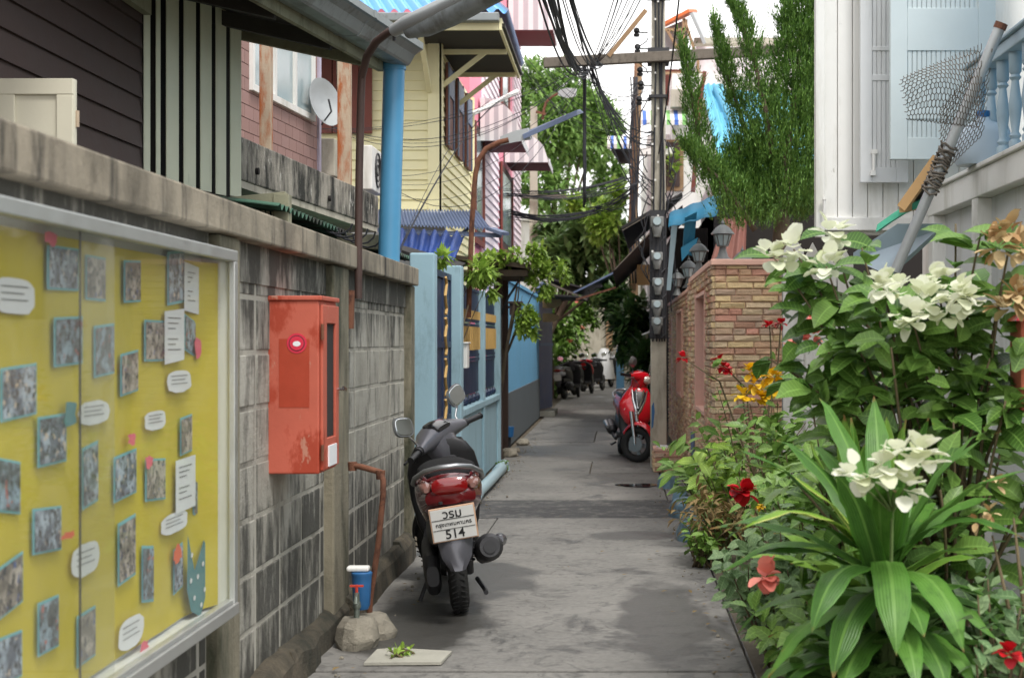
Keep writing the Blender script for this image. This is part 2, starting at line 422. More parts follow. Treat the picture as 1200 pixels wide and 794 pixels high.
def ground_mat():
    "old screeded concrete with damp patches; local patterns in world metres"
    k = NT('alley_concrete'); bs = k.n('ShaderNodeBsdfPrincipled'); c = k.coords()
    g = k.n('ShaderNodeNewGeometry')
    big = k.noise(c, 1.1, 6, .6); fine = k.noise(c, 26, 8, .75); mid = k.noise(c, 5, 6, .65, 1.5)
    out = k.ramp(big, .3, .72, srgb(92,91,88), srgb(128,126,121))
    rr = k.ramp(g.outputs['Random Per Island'], 0, 1, (.84,.84,.84,1), (1.08,1.07,1.06,1)); out = k.mix(1.0, out, rr, 'MULTIPLY')
    out = k.mix(k.ramp(mid, .54, .62), out, srgb(84,83,80))
    out = k.mix(k.mul(k.ramp(fine, .35, .7), .5), out, srgb(148,146,140))
    # scratches / cracks
    vo = k.n('ShaderNodeTexVoronoi', feature='DISTANCE_TO_EDGE'); vo.inputs['Scale'].default_value = .9
    wv = k.n('ShaderNodeVectorMath', operation='ADD'); nn = k.n('ShaderNodeTexNoise'); nn.inputs['Scale'].default_value = 3; k.l(c, nn.inputs['Vector'])
    k.l(c, wv.inputs[0]); k.l(nn.outputs[1], wv.inputs[1]); k.l(wv.outputs[0], vo.inputs['Vector'])
    cr = k.ramp(vo.outputs[0], .0, .006, (1,1,1,1), (0,0,0,1)); out = k.mix(k.mul(cr, .55), out, srgb(60,57,52))
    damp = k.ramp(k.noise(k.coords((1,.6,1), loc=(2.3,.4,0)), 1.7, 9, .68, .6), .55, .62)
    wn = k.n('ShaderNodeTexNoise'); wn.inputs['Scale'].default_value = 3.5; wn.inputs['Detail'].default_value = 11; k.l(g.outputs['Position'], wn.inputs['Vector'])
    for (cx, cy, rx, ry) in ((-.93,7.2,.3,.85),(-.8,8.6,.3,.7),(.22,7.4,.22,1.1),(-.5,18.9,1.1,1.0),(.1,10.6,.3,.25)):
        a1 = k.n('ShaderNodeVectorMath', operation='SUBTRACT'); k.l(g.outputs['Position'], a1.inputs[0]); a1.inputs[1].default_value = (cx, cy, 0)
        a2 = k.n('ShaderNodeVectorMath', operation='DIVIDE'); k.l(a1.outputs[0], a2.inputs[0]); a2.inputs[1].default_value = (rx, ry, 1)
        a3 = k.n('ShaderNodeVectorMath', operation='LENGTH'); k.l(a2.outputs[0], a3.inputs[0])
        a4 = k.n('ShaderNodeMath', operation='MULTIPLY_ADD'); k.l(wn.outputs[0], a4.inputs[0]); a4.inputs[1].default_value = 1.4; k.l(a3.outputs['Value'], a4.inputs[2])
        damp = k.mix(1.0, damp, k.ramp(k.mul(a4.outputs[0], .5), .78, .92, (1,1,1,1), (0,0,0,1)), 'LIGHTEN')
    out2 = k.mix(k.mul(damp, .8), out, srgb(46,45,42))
    k.l(out2, bs.inputs['Base Color'])
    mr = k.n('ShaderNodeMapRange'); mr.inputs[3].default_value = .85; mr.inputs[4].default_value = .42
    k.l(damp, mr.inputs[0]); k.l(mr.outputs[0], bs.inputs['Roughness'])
    b = k.n('ShaderNodeBump'); b.inputs['Strength'].default_value = .5; b.inputs['Distance'].default_value = .01
    k.l(fine, b.inputs['Height']); k.l(b.outputs[0], bs.inputs['Normal']); k.l(bs.outputs[0], k.out.inputs[0]); return k.m
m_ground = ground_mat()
m_asphalt = M('dark_patch', srgb(74,74,74), .85, .3, 3, .6, bscale=70, stain=(srgb(120,118,112), .5,.7,9,1))
m_earth = M('earth', srgb(92,84,70), .95, .25, 2, .6)
m_wet = M('damp_stain', srgb(58,56,52), .55, .25, 6, .3, bscale=40)
m_water = M('puddle_water', srgb(40,40,38), .04, .1, 3, 0)
m_lightslab = M('pale_slab', srgb(162,160,148), .85, .1, 8, .3)

# ------------------------------------------------------------------ leaves
def rnd(a, b): return random.uniform(a, b)
def rvec():
    while True:
        v = Vector((rnd(-1,1), rnd(-1,1), rnd(-1,1)))
        if .05 < v.length < 1: return v.normalized()
def leaf(b, p, d, L, W, droop=.3, seg=2, fold=.25, up=Vector((0,0,1)), blunt=0):
    "a folded blade from p along d, curving down"
    d = d.normalized(); side = d.cross(up)
    if side.length < .05: side = d.cross(Vector((1,0,0)))
    side.normalize(); o = len(b.v); pts = []; cur = Vector(p); dd = d.copy()
    for i in range(seg+1):
        t = i/seg; pts.append((cur.copy(), dd.copy(), t))
        cur = cur+dd*(L/seg); dd = (dd+Vector((0,0,-droop/seg))).normalized()
    for q, dq, t in pts:
        w = W*.5*(math.sin(math.pi*t**.82)**.62) if 0 < t < 1 else (W*.08 if t == 0 else blunt*W*.5)
        nrm = side.cross(dq).normalized()
        b.v.append(q-side*w+nrm*w*fold); b.v.append(q); b.v.append(q+side*w+nrm*w*fold); b.u += [1.,0.,1.]; b.t += [t*L,t*L,t*L]
    for i in range(seg):
        a = o+i*3; b.f.append((a, a+1, a+4, a+3)); b.f.append((a+1, a+2, a+5, a+4))
def crown(blobs, L, W, seg=3, droop=.4, out=.6):
    "leaves filling lumpy ellipsoids: (centre, radii, count)"
    b = MB()
    for c, rad, n in blobs:
        c = Vector(c); subs = [(rvec()*rnd(.35,.8), rnd(.3,.5)) for _ in range(max(6, n//60))]
        for _ in range(n):
            s, rr = random.choice(subs)
            q = s + rvec()*rr*rnd(.5,1)
            p = c + Vector((q.x*rad[0], q.y*rad[1], q.z*rad[2]))
            d = (q.normalized()*out + rvec()*.8 + Vector((0,0,-.15))).normalized()
            l = L*rnd(.65,1.25); leaf(b, p, d, l, l*W, droop, seg)
    return b
def plant(name, loc, label, cat, lm, h, spread, stems, per, L, W, group=None, lean=(0,0), droop=.5, seg=3, start=.25, face=None, sm=None, sr=.006, up=.5, jitter=.5, whorl=False, dens=1.3):
    "stems rising from loc with leaves along them; returns (root, tips)"
    root = thing(name, loc, label, cat, group); st = MB(); lf = MB(); tips = []
    for s in range(stems):
        a = rnd(0, 2*math.pi); r = spread*math.sqrt(rnd(.05,1)); hh = h*rnd(.7,1.05)*(1-.25*(r/max(spread,.01))**2)
        tip = Vector((math.cos(a)*r+lean[0], math.sin(a)*r+lean[1], hh)); base = Vector((rnd(-.06,.06), rnd(-.06,.06), 0))
        mid = base.lerp(tip, .5)+Vector((rnd(-.06,.06), rnd(-.06,.06), hh*.12)); pts = []
        for i in range(7):
            t = i/6; pts.append(base*(1-t)**2+mid*2*t*(1-t)+tip*t*t)
        st.tube(pts, [sr*(1.3-.9*i/6) for i in range(7)], 5); tips.append(tip)
        for i in range(int(per*dens)):
            t = start+(1-start)*((i+rnd(0,1))/per)
            if whorl: t = 1-rnd(0,.28)**1.3 if i % 3 else t
            k = min(5, int(t*6)); q = pts[k].lerp(pts[k+1], t*6-k); dirr = (pts[k+1]-pts[k]).normalized()
            sd = rvec(); sd = (sd-dirr*sd.dot(dirr)).normalized()
            d = sd*rnd(.6,1.1)+dirr*rnd(0,up)+rvec()*jitter*.5+Vector((0,0,.12)); l = L*rnd(.6,1.2)
            leaf(lf, q+d.normalized()*L*.12, d, l, l*W*rnd(.85,1.15), droop, seg, .25, (Vector((rnd(-.6,.4),-.55,1)) if face else Vector((0,0,1)))+rvec()*.6)
    st.build('stem', sm or m_stem, root, local=True, smooth='all'); lf.build('foliage', lm, root, local=True, smooth='all')
    return root, tips

# ================================================================== SETTING
b = MB(); b.add([(-400,-60,-.03),(400,-60,-.03),(400,900,-.03),(-400,900,-.03)], [(0,1,2,3)])
tag(b.build('ground', m_earth), kind='structure')
slab = MB(); ys = [-1,2.6,6.24,9.73,11.66,12.99,14.6,15.6,17.2,18.6,20.4,23,26,30,34,38,44,52]
for i in range(len(ys)-1):
    y0, y1 = ys[i], ys[i+1]
    if i == 4: continue
    xr = .55 if y1 < 13.5 else (.42 if y1 < 22 else .3)
    cuts = [-1.34, rnd(-.5,-.1) if i in (7,10) else None, xr]
    if i == 3: cuts = [-1.34,-.93,xr]
    cuts = [c for c in cuts if c is not None]
    for a, c in zip(cuts, cuts[1:]):
        e = .006; dz = rnd(-.006,.003)
        slab.box(a+e, c-e, y0+.011, y1-.011, -.12, dz)
    slab.box(xr+.006, xr+.26, y0+e*2, y1-e*2, -.12, -.008)
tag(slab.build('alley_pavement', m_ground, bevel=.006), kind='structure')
b = MB(); b.box(-1.34,.54,11.67,12.98,-.1,-.004)
tag(b.build('asphalt_patch', m_asphalt, bevel=.006), kind='structure')
b = MB(); b.sheet([(-1.06,6.32,.004),(-.74,6.33,.004),(-.72,6.56,.004),(-.98,6.63,.004),(-1.05,6.6,.004)], .012)
tag(b.build('pale_patch', m_lightslab), kind='structure')
b = MB()
pts = [(.19+.2*math.cos(t)*(1+.25*math.sin(3*t)), 14.25+.16*math.sin(t)*(1+.2*math.cos(5*t)), .005) for t in [i*2*math.pi/40 for i in range(40)]]
b.add(pts, [tuple(range(40))]); tag(b.build('puddle', m_water), kind='structure')

# ================================================================== LEFT: block wall
def wall_plane_blocks(b, X, y0, y1, z0, nrow, w=.4, h=.2, th=.07):
    for r in range(nrow):
        y = y0
        while y < y1-.02:
            e = min(y+w, y1); g = .009
            b.box(X-th, X+rnd(.0,.004), y+g*2, e-g*2, z0+r*h+g, z0+(r+1)*h-g); y = e
root = thing('block_wall', (-1.33,5,0), 'long grey concrete block wall streaked with black mould along the left of the alley', 'wall')
b = MB(); bays = [(2.0,4.9),(5.16,6.86),(7.24,9.42)]
for y0, y1 in bays: wall_plane_blocks(b, -1.33, y0, y1, .11, 8)
b.build('block', m_block, root, bevel=.004)
b = MB()
for y0, y1 in bays: b.box(-1.42,-1.3312,y0,y1,.0,1.72)
b.build('mortar', m_mortar, root)
b = MB()
for y0, y1 in bays: b.box(-1.41,-1.322,y0+.002,y1-.002,1.56,1.7)
b.build('render_band', m_block, root)
for y0, y1 in ((4.9,5.16),(6.86,7.24),(9.42,9.58)):
    b = MB(); b.box(-1.46,-1.285,y0,y1,0,1.698); b.build('post', m_post, root, bevel=.01)
b = MB(); b.box(-1.47,-1.262,1.8,9.59,1.70,1.81); b.build('coping', m_cap, root, bevel=.008)
# footing: broken, uneven pieces
b = MB(); y = 2.0
while y < 9.5:
    l = rnd(.4,1.1); hh = rnd(.13,.165); dd = rnd(-1.272,-1.25)
    rings = []
    for j in range(4):
        t = j/3; yy = y+l*t
        rings.append([V(-1.36,yy,-.05), V(dd+rnd(-.01,.015),yy,-.05), V(dd+rnd(-.015,.01),yy,hh-.035+rnd(-.02,.01)), V(dd-.03+rnd(-.01,.01),yy,hh+rnd(-.015,.01)), V(-1.36,yy,hh+rnd(-.01,.02))])
    b.loft(rings); y += l*.98
b.build('footing', m_curb, root, bevel=.004)

# ------------------------------------------------------------------ notice board
Xg, Xb = -1.20, -1.30
bY0, bY1, bz0, bz1 = 2.45, 4.79, .495, 1.635
nb = thing('notice_board', (-1.3,3.6,.495), 'large glazed notice board with yellow backing covered in photos and paper notes', 'notice board')
b = MB(); b.box(-1.328,-1.312,bY0,bY1,bz0,bz1); b.box(-1.32,Xg-.015,bY1-.02,bY1-.004,bz0+.01,bz1-.01); b.box(-1.32,Xg-.015,bY0+.004,bY0+.02,bz0+.01,bz1-.01)
b.box(-1.32,Xg-.015,bY0+.02,bY1-.02,bz1-.02,bz1-.004); b.box(-1.32,Xg-.015,bY0+.02,bY1-.02,bz0+.004,bz0+.02)
b.build('case', m_whitegrey, nb)
b = MB()
b.box(Xg-.02,Xg,bY0,bY1,bz1-.035,bz1); b.box(Xg-.02,Xg+.004,bY0,bY1,bz0,bz0+.035); b.box(Xg-.03,Xg-.005,bY0,bY1,bz0+.036,bz0+.05)
b.box(Xg-.02,Xg,bY1-.04,bY1,bz0+.035,bz1-.035); b.box(Xg-.02,Xg,bY0,bY0+.04,bz0+.035,bz1-.035)
b.build('frame', m_alu, nb, bevel=.003)
b = MB()
N = 20; rows = []
for i in range(N+1):
    y = bY0+.03+(bY1-.045-bY0)*i/N; x = Xb-.004+.045*max(0,(i-18)/2)**2+.003*math.sin(i*1.3); rows.append(((x,y,bz0+.03),(x,y,bz1-.04)))
b.add([p for r in rows for p in r], [(2*i,2*i+1,2*i+3,2*i+2) for i in range(N)])
b.build('yellow_backing', m_yellow, nb, smooth='all')
def card(px, mat, name, lift=.004, border=None, curl=0):
    x0, y0, x1, y1 = px; X = Xb+lift
    Y0, Y1 = PX(x0,0,X).y, PX(x1,0,X).y; s0 = F/Y0; s1 = F/Y1; sm = (s0+s1)/2
    t, bo = H+(VY-y0)/sm, H+(VY-y1)/sm; tl = rnd(-.012,.012)
    q = [V(X,Y0,bo-tl), V(X,Y1,bo+tl), V(X,Y1,t+tl), V(X,Y0,t-tl)]
    o = None
    if border:
        b = MB(); b.sheet(q, -.0012) if False else b.add(q, [(0,1,2,3)]); o = b.build(name, border, nb)
        c = sum(q, V(0,0,0))/4; q = [c+(p-c)*.9+V(.0025,0,0) for p in q]
        b = MB(); b.add(q, [(0,1,2,3)]); b.build('print', mat, o)
        return o
    b = MB(); b.add(q, [(0,1,2,3)]); return b.build(name, mat, nb)
snaps = [(55,289,92,340),(145,305,165,354),(63,371,97,428),(0,428,43,490),(169,375,193,423),(216,372,229,414),(196,294,216,356),(141,412,162,461),(234,432,245,492),
 (44,486,78,544),(211,487,225,531),(-6,538,24,601),(133,530,160,583),(170,537,194,586),(226,563,237,604),(38,594,72,647),(138,607,159,680),(166,639,180,705),(203,639,214,692),
 (-8,657,27,718),(44,701,69,763),(-10,744,26,800),(100,300,124,352),(110,380,134,440),(96,520,115,592),(90,715,112,775),(-80,300,-30,370),(-90,420,-45,500),(-75,560,-30,640),(-100,680,-50,760)]
pm = [photo_mat('snapshot_print_%d' % i, i) for i in range(6)]
for i, q in enumerate(snaps): card(q, pm[i % 6], 'photo', .004+.0002*(i % 5), m_cyanpaper)
for q in [(193,363,216,424),(216,310,233,366),(206,536,229,597)]:
    o = card(q, m_paper, 'paper_sheet', .011)
    x0,y0,x1,y1 = q; b = MB()
    for j in range(7):
        yy = y0+10+j*(y1-y0-18)/7; X = Xb+.0125
        if j in (3,): continue
        Ya, Yb = PX(x0+4,0,X).y, PX(x1-4-(j%3)*3,0,X).y; z = H+(VY-yy)*((Ya+Yb)/2)/F
        b.add([(X,Ya,z),(X,Yb,z),(X,Yb,z+.0025),(X,Ya,z+.0025)], [(0,1,2,3)])
    b.build('text_lines', m_ink, o)
def blob(px, mat, name, lift=.008, wob=.12, n=18, e=3, lines=0):
    x0,y0,x1,y1 = px; X = Xb+lift; Ya, Yb = PX(x0,0,X).y, PX(x1,0,X).y; s = F*2/(Ya+Yb)
    cy, cz = (Ya+Yb)/2, H+(VY-(y0+y1)/2)/s; ry, rz = (Yb-Ya)/2*.9, (y1-y0)/2/s*.86; pts = []
    for k in range(n):
        t = 2*math.pi*k/n; w = 1+rnd(-wob,wob); c, q = math.cos(t), math.sin(t)
        pts.append((X, cy+ry*w*math.copysign(abs(c)**(2/e),c), cz+rz*w*math.copysign(abs(q)**(2/e),q)))
    b = MB(); b.add(pts, [tuple(range(n))]); o = b.build(name, mat, nb)
    if lines:
        b = MB()
        for j in range(lines):
            z = cz+rz*(.5-j*1.1/max(1,lines)); b.add([(X+.002,cy-ry*.7,z),(X+.002,cy+ry*(.6-.2*(j%2)),z),(X+.002,cy+ry*(.6-.2*(j%2)),z+.002),(X+.002,cy-ry*.7,z+.002)],[(0,1,2,3)])
        b.build('text_lines', m_ink, o)
for q in [(194,432,226,461),(90,467,130,499),(168,479,196,505),(187,598,221,626),(82,633,118,677),(137,719,170,761),(-10,322,44,372)]: blob(q, m_paper, 'note_paper', .009, .05, lines=3)
for q, m in [((53,269,67,289),m_pinkpaper),((74,471,91,499),m_tealpaper),((163,750,175,769),m_pinkpaper),((228,395,238,420),m_pinkpaper),((203,637,213,660),m_orpaper),((170,533,180,549),m_pinkpaper),((240,480,249,496),m_pinkpaper),((150,505,160,522),m_pinkpaper),((72,622,88,632),m_orpaper)]:
    blob(q, m, 'paper_flower', .0135, .28, 16)
b = MB(); X = Xb+.02
def pp(x,y): return PX(x,y,X)
b.add([pp(220,626),pp(228,668),pp(239,632),pp(246,650),pp(243,690),pp(235,722),pp(224,716),pp(219,690)], [tuple(range(8))])
o = b.build('paper_leaves', m_tealpaper, nb)
b = MB()
for (x,y) in [(225,650),(232,675),(238,660),(228,700),(240,690),(224,680),(236,708)]:
    c = PX(x,y,X+.003); b.add([c+V(0,.012*math.cos(t),.008*math.sin(t)) for t in [k*math.pi/4 for k in range(8)]], [tuple(range(8))])
b.build('paper_dots', m_paper, o)
g = glassmat('board_glass', (.92,.94,.92,1), .08, .03, .055)
b = MB(); b.add([(Xg-.0145,bY0+.03,bz0+.03),(Xg-.0145,3.66,bz0+.03),(Xg-.0145,3.66,bz1-.03),(Xg-.0145,bY0+.03,bz1-.03)], [(0,1,2,3)]); b.build('glass_pane', g, nb)
b = MB(); b.add([(Xg-.0235,3.44,bz0+.045),(Xg-.0235,bY1-.03,bz0+.045),(Xg-.0235,bY1-.03,bz1-.03),(Xg-.0235,3.44,bz1-.03)], [(0,1,2,3)]); b.build('glass_pane', g, nb)
b = MB(); b.box(Xg-.0205,Xg-.0175,3.435,3.441,bz0+.05,bz1-.035); b.build('pane_seam', m_darkmet, nb)

# ------------------------------------------------------------------ red fire box
fb = thing('fire_box', (-1.25,5.94,.847), 'tall orange red steel fire box with a round sticker, fixed to the block wall', 'fire box')
b = MB(); x0, x1, y0, y1, z0, z1 = -1.335,-1.138,5.77,6.12,.847,1.51
b.box(x0,x1,y0,y1,z0,z1-.004); b.build('body', m_red, fb, bevel=.006)
b = MB(); b.box(x0,x1+.012,y0-.008,y1+.008,z1-.004,z1+.014); b.build('lid', m_red, fb, bevel=.004)
b = MB(); d = .012; X = x1+.001
b.box(X,X+d,y0+.012,y0+.09,z0+.012,z1-.02); b.box(X,X+d,y1-.075,y1-.012,z0+.012,z1-.02); b.box(X,X+d,y0+.09,y1-.075,z1-.09,z1-.02); b.box(X,X+d,y0+.09,y1-.075,z0+.012,z0+.13)
dr = b.build('door', m_red, fb, bevel=.003)
b = MB(); b.box(X,X+.002,y0+.092,y1-.077,z0+.132,z1-.092); b.build('window', m_dark, dr)
b = MB(); b.box(X+.012,X+.017,y0+.11,y1-.08,z0+.02,z0+.1); b.build('white_panel', m_paper, dr)
b = MB()
for z in (z0+.08,z0+.54): b.cyl((x1+.012,y0+.004,z-.03),(x1+.012,y0+.004,z+.03),.006,8)
b.split('hinge', m_rust, fb)
b = MB(); b.cyl((x1+.013,y1-.04,1.16),(x1+.04,y1-.04,1.16),.006,8); b.bar((x1+.036,y1-.045,1.165),(x1+.036,y1+.02,1.155),.008,.014); b.build('latch', m_chrome, dr)
c = P(348,402,5.77); b = MB(); b.cyl(c+V(0,-.001,0),c+V(0,-.0035,0),.038,28); st = b.build('sticker', M('sticker_red',srgb(206,44,70),.5,.05,5,0), fb)
b = MB(); b.cyl(c+V(0,-.0036,0),c+V(0,-.0046,0),.030,28); q = b.build('ring', m_ink, st)
b = MB(); b.cyl(c+V(0,-.0047,0),c+V(0,-.0056,0),.027,28); b.build('disc', MATS['sticker_red'], st)
b = MB(); b.add([c+V(.015*math.cos(t),-.0062,-.002+.010*math.sin(t)) for t in [k*math.pi/9 for k in range(18)]], [tuple(range(18))]); b.build('white_spot', m_paper, st)

b = MB(); b.box(-1.29,-1.175,y0-.0015,y0-.0005,1.10,1.36); b.build('faded_label', M('label_red',srgb(164,64,42),.35,.12,9,.05), fb)
# old orange smear panel is part of the paint; conduit + street lamp
def arc(c, r, a0, a1, n, ax, ay):
    return [Vector(c)+Vector(ax)*r*math.cos(a0+(a1-a0)*i/n)+Vector(ay)*r*math.sin(a0+(a1-a0)*i/n) for i in range(n+1)]
sl = thing('street_lamp', (-1.26,7.3,1.2), 'near grey tube street lamp on a brown pipe bracket above the fire box', 'street lamp')
pts = [P(409,385,7.3),P(410,340,7.3)]
b = MB(); b.tube(pts, .024, 10); b.build('clamp_pipe', m_rust, sl, smooth=True)
path = [P(420,350,7.35),P(420,300,7.35),P(421,200,7.35),P(423,115,7.32),P(424,90,7.3),P(430,66,7.2),P(441,49,7.1),P(455,38,7.0),P(470,33,6.95)]
b = MB(); b.tube(path, .019, 12); b.build('bracket_pipe', m_brownpipe, sl, smooth=True)
b = MB(); b.tube([P(462,36,6.97),P(476,28,6.9),P(520,8,6.75),P(560,-12,6.6)], [.03,.036,.04,.04], 12); b.build('lamp_neck', m_grey, sl, smooth=True)
b = MB(); b.tube([P(478,37,6.92),P(500,30,6.86),P(530,16,6.75),P(600,-22,6.5)], [.034,.05,.055,.055], 14); b.build('lamp_housing', m_gutter, sl, smooth=True)
b = MB(); b.tube([P(462,48,7.0),P(462,30,6.98)], .008, 6); b.build('bolt', m_darkmet, sl)

# tap, rusty pipe, rubble
rp = MB(); rp.tube([P(413,545,6.95),P(425,547,6.93),P(446,553,6.9),P(449,562,6.88),P(449,580,6.88),P(443,640,6.9),P(434,700,6.95),P(432,735,6.98)], .014, 10)
rr = thing('standpipe', (-1.1,6.9,0), 'bent rusty water pipe coming out of the block wall beside the dark scooter', 'pipe')
rp.build('pipe', m_rust, rr, smooth=True)
b = MB(); b.lathe([(.02,-.02),(.022,.02)], P(446,556,6.9)); b.lathe([(.02,-.02),(.022,.02)], P(413,546,6.95)); b.split('elbow', m_rust, rr, smooth=True)
c = P(418,752,6.72); c.z = 0
tp = thing('garden_tap', (c.x,c.y,.12), 'short brass tap standing in front of the blue water meter', 'tap')
b = MB(); b.tube([(c.x,c.y,.12),(c.x,c.y,.2),(c.x,c.y,.24)], [.012,.014,.012], 10); b.lathe([(.016,0),(.02,.01),(.016,.03)],(c.x,c.y,.17),10); b.tube([(c.x,c.y,.235),(c.x+.005,c.y-.05,.225),(c.x+.005,c.y-.06,.2)], .009, 8); b.build('body', m_brass, tp, smooth=True)
b = MB(); b.tube([(c.x,c.y,.24),(c.x,c.y,.275)], .007, 6); b.bar((c.x-.03,c.y,.27),(c.x+.03,c.y,.27),.012,.008); b.build('handle', M('red_tap_handle',srgb(190,60,40)), tp)
wm = thing('water_meter', (c.x-.01,c.y+.16,.12), 'near blue water meter with a white lid at the foot of the block wall', 'water meter')
b = MB(); b.lathe([(.03,0),(.038,.02),(.044,.12),(.046,.15),(.048,.155),(.048,.165),(.042,.17)], (c.x-.005,c.y+.16,.14), 20); b.build('body', m_bluecap, wm, smooth=True)
b = MB(); b.box(c.x-.07,c.x+.03,c.y+.13,c.y+.19,.312,.335); b.build('lid', m_white, wm, bevel=.008)
def rock(b, c, sx, sy, sz, seed):
    rs = random.Random(seed); n = 9; rings = []
    for j, t in enumerate((0,.35,.75,1)):
        k = (1,1.05,.9,.62)[j]; rings.append([Vector((c[0]+sx*k*math.cos(a)*rs.uniform(.8,1.1), c[1]+sy*k*math.sin(a)*rs.uniform(.8,1.1), c[2]+sz*t*rs.uniform(.92,1.04))) for a in [2*math.pi*i/n for i in range(n)]])
    b.loft(rings)
b = MB(); rock(b, (c.x+.0,c.y+.02,-.01), .1, .12, .14, 3)
tag(b.build('rubble_block', m_rubble, bevel=.01), 'rough concrete lump that the brass tap stands in', 'concrete block')
b = MB(); rock(b, (c.x+.02,c.y+.22,-.01), .12, .1, .12, 5)
tag(b.build('rubble_block', m_rubble, bevel=.01), 'dark stained concrete lump under the near blue water meter', 'concrete block')

# ================================================================== LEFT: blue fence and neighbours
bf = thing('blue_fence', (-1.42,14,0), 'pale blue rendered fence with square pillars and navy and gold railings behind the dark scooter', 'fence')
for x0, x1, y0, y1, z1 in ((-1.51,-1.33,10.96,11.14,2.0),(-1.51,-1.325,12.8,12.98,2.0),(-1.43,-1.335,15.12,15.25,1.87),(-1.48,-1.33,17.05,17.2,1.86)):
    b = MB(); b.box(x0,x1,y0,y1,0,z1-.01); p = b.build('pillar', m_bluewall, bf, bevel=.012)
b = MB(); b.box(-1.44,-1.36,12.98,17.05,0,.70); b.build('low_wall', m_bluewall, bf)
b = MB(); b.box(-1.46,-1.33,12.985,17.045,.70,.765); b.build('sill', m_bluewall, bf, bevel=.008)
b = MB()
for y in (12.99,15.1,16.93): b.box(-1.36,-1.338,y,y+.1,.0,.70)
b.split('rib', m_bluewall, bf, bevel=.004)
for y0, y1 in ((13.0,15.11),(15.26,17.04)):
    X = -1.40; b = MB()
    for z in (.80,1.18,1.22,1.5,1.55,1.84): b.box(X-.015,X+.015,y0,y1,z-.015,z+.015)
    n = 12
    b.box(X-.006,X+.006,y0,y1,.86,1.16); b.box(X-.006,X+.006,y0,y1,1.62,1.82); b.box(X-.006,X+.006,y0,y1,1.235,1.27)
    for k in range(6):
        y = y0+.1+k*(y1-y0-.2)/5; b.lathe([(.012,-.06),(.03,-.03),(.03,0),(.012,.03)], (X,y,.85-.03), 8)
    b.build('railing', m_navy, bf)
    b = MB()
    for k in range(n):
        y = y0+(k+.5)*(y1-y0)/n
        for za, zb in ((1.56,1.84),(1.28,1.5)): b.cyl((X+.02,y,za-.25 if za > 1.5 else za-.0),(X+.02,y,zb-.02),.016,8) if False else b.box(X+.008,X+.03,y-.022,y+.022,za-.01 if za<1.5 else 1.56,zb-.01 if za<1.5 else 1.64+.0)
    b.split('gold_bar', m_gold, bf)
b = MB(); X = -1.43
b.box(X-.01,X+.01,11.16,12.79,.1,1.85)
for y in (11.18,11.7,12.2,12.74): b.box(X-.02,X+.022,y,y+.05,.06,1.9)
for z in (.1,.7,1.3,1.86): b.box(X-.02,X+.024,11.18,12.78,z,z+.05)
gt = tag(thing('metal_gate', (X,12,.06), 'narrow navy metal gate with gold scrolls between the two tall pale blue pillars', 'gate')); b.build('panel', m_navy, gt)
b = MB()
for k in range(5):
    b.tube([(X+.03,12.3+.05*math.sin(t*1.6),.25+k*.33+t*.05) for t in range(7)], .012, 6)
b.split('scroll', m_gold, gt)
b = MB(); b.box(-1.375,-1.30,13.02,13.22,1.12,1.33); b.box(-1.38,-1.29,13.0,13.24,1.33,1.345)
tag(b.build('letter_box', m_white, bevel=.006), 'small white letter box hanging on the navy railing', 'letter box')
# recessed wall beyond block wall end
b = MB(); b.box(-3.6,-1.62,9.6,9.7,0,1.3)
tag(b.build('yard_wall', m_bluewall), 'low pale blue return wall behind the first fence pillar', 'wall')

# pvc drain pipe on ground
pv = thing('drain_pipe', (-1.2,14,0), 'pale plastic drain pipe lying at the foot of the blue fence', 'pipe')
b = MB(); b.tube([P(548,592,12.3),P(556,580,12.6),P(575,562,14),P(588,548,15.6)], .05, 14); b.build('pipe', m_pipepale, pv, smooth=True)
b = MB(); b.tube([P(583,553,15.3),P(590,545,15.8),P(590,551,15.8)], .062, 12); b.tube([P(556,581,12.5),P(559,577,12.75)], .062, 12); b.split('elbow', m_pipepale, pv, smooth=True)
b = MB(); b.box(-1.31,-1.22,11.9,12.05,0,.13); tag(b.build('junction_box', m_bluewall, bevel=.01), 'small pale blue box on the ground beside the plastic drain pipe', 'box')

# brown gate post, gate canopy, plants on it
gp = thing('entrance_canopy', (-1.4,17.8,0), 'small dark tiled canopy on brown posts over the gateway past the blue fence', 'canopy')
b = MB(); b.box(-1.40,-1.33,17.35,17.43,0,2.1); b.build('post', M('brown_post',srgb(60,44,38)), gp, bevel=.005)
b = MB(); b.box(-1.40,-1.33,18.25,18.33,0,2.1); b.build('post', MATS['brown_post'], gp, bevel=.005)
b = MB(); b.sheet([(-1.95,16.9,2.28),(-1.0,16.9,2.16),(-1.0,18.6,2.16),(-1.95,18.6,2.28)], .05); b.box(-1.95,-1.02,16.95,18.55,2.08,2.15); b.build('roof', M('mossy_tile',srgb(74,64,54),.9,.3,8,.5), gp)
b = MB(); b.tube([(-1.36,17.3,1.6),(-1.25,17.2,1.85),(-1.08,17.1,2.1)], .014, 6); b.build('bracket', m_darkmet, gp)
b = MB(); b.box(-1.43,-1.40,17.5,18.2,.05,2.0); tag(b.build('wooden_door', m_creamdirty, bevel=.004), 'cream wooden door under the small dark canopy', 'door')
wt = thing('wall_lamp', (-1.3,19.0,1.75), 'boxy dark brown wall lamp on the bright blue wall', 'lamp')
b = MB(); b.box(-1.36,-1.22,18.9,19.08,1.68,1.82); b.box(-1.37,-1.2,18.88,19.1,1.82,1.85); b.build('shade', MATS['brown_post'], wt, bevel=.004)
b = MB(); b.bar((-1.42,19,1.78),(-1.36,19,1.78),.03,.03); b.build('arm', m_darkmet, wt)
bw = thing('blue_wall', (-1.45,22.5,0), 'bright sky blue wall with a dark grey painted base', 'wall')
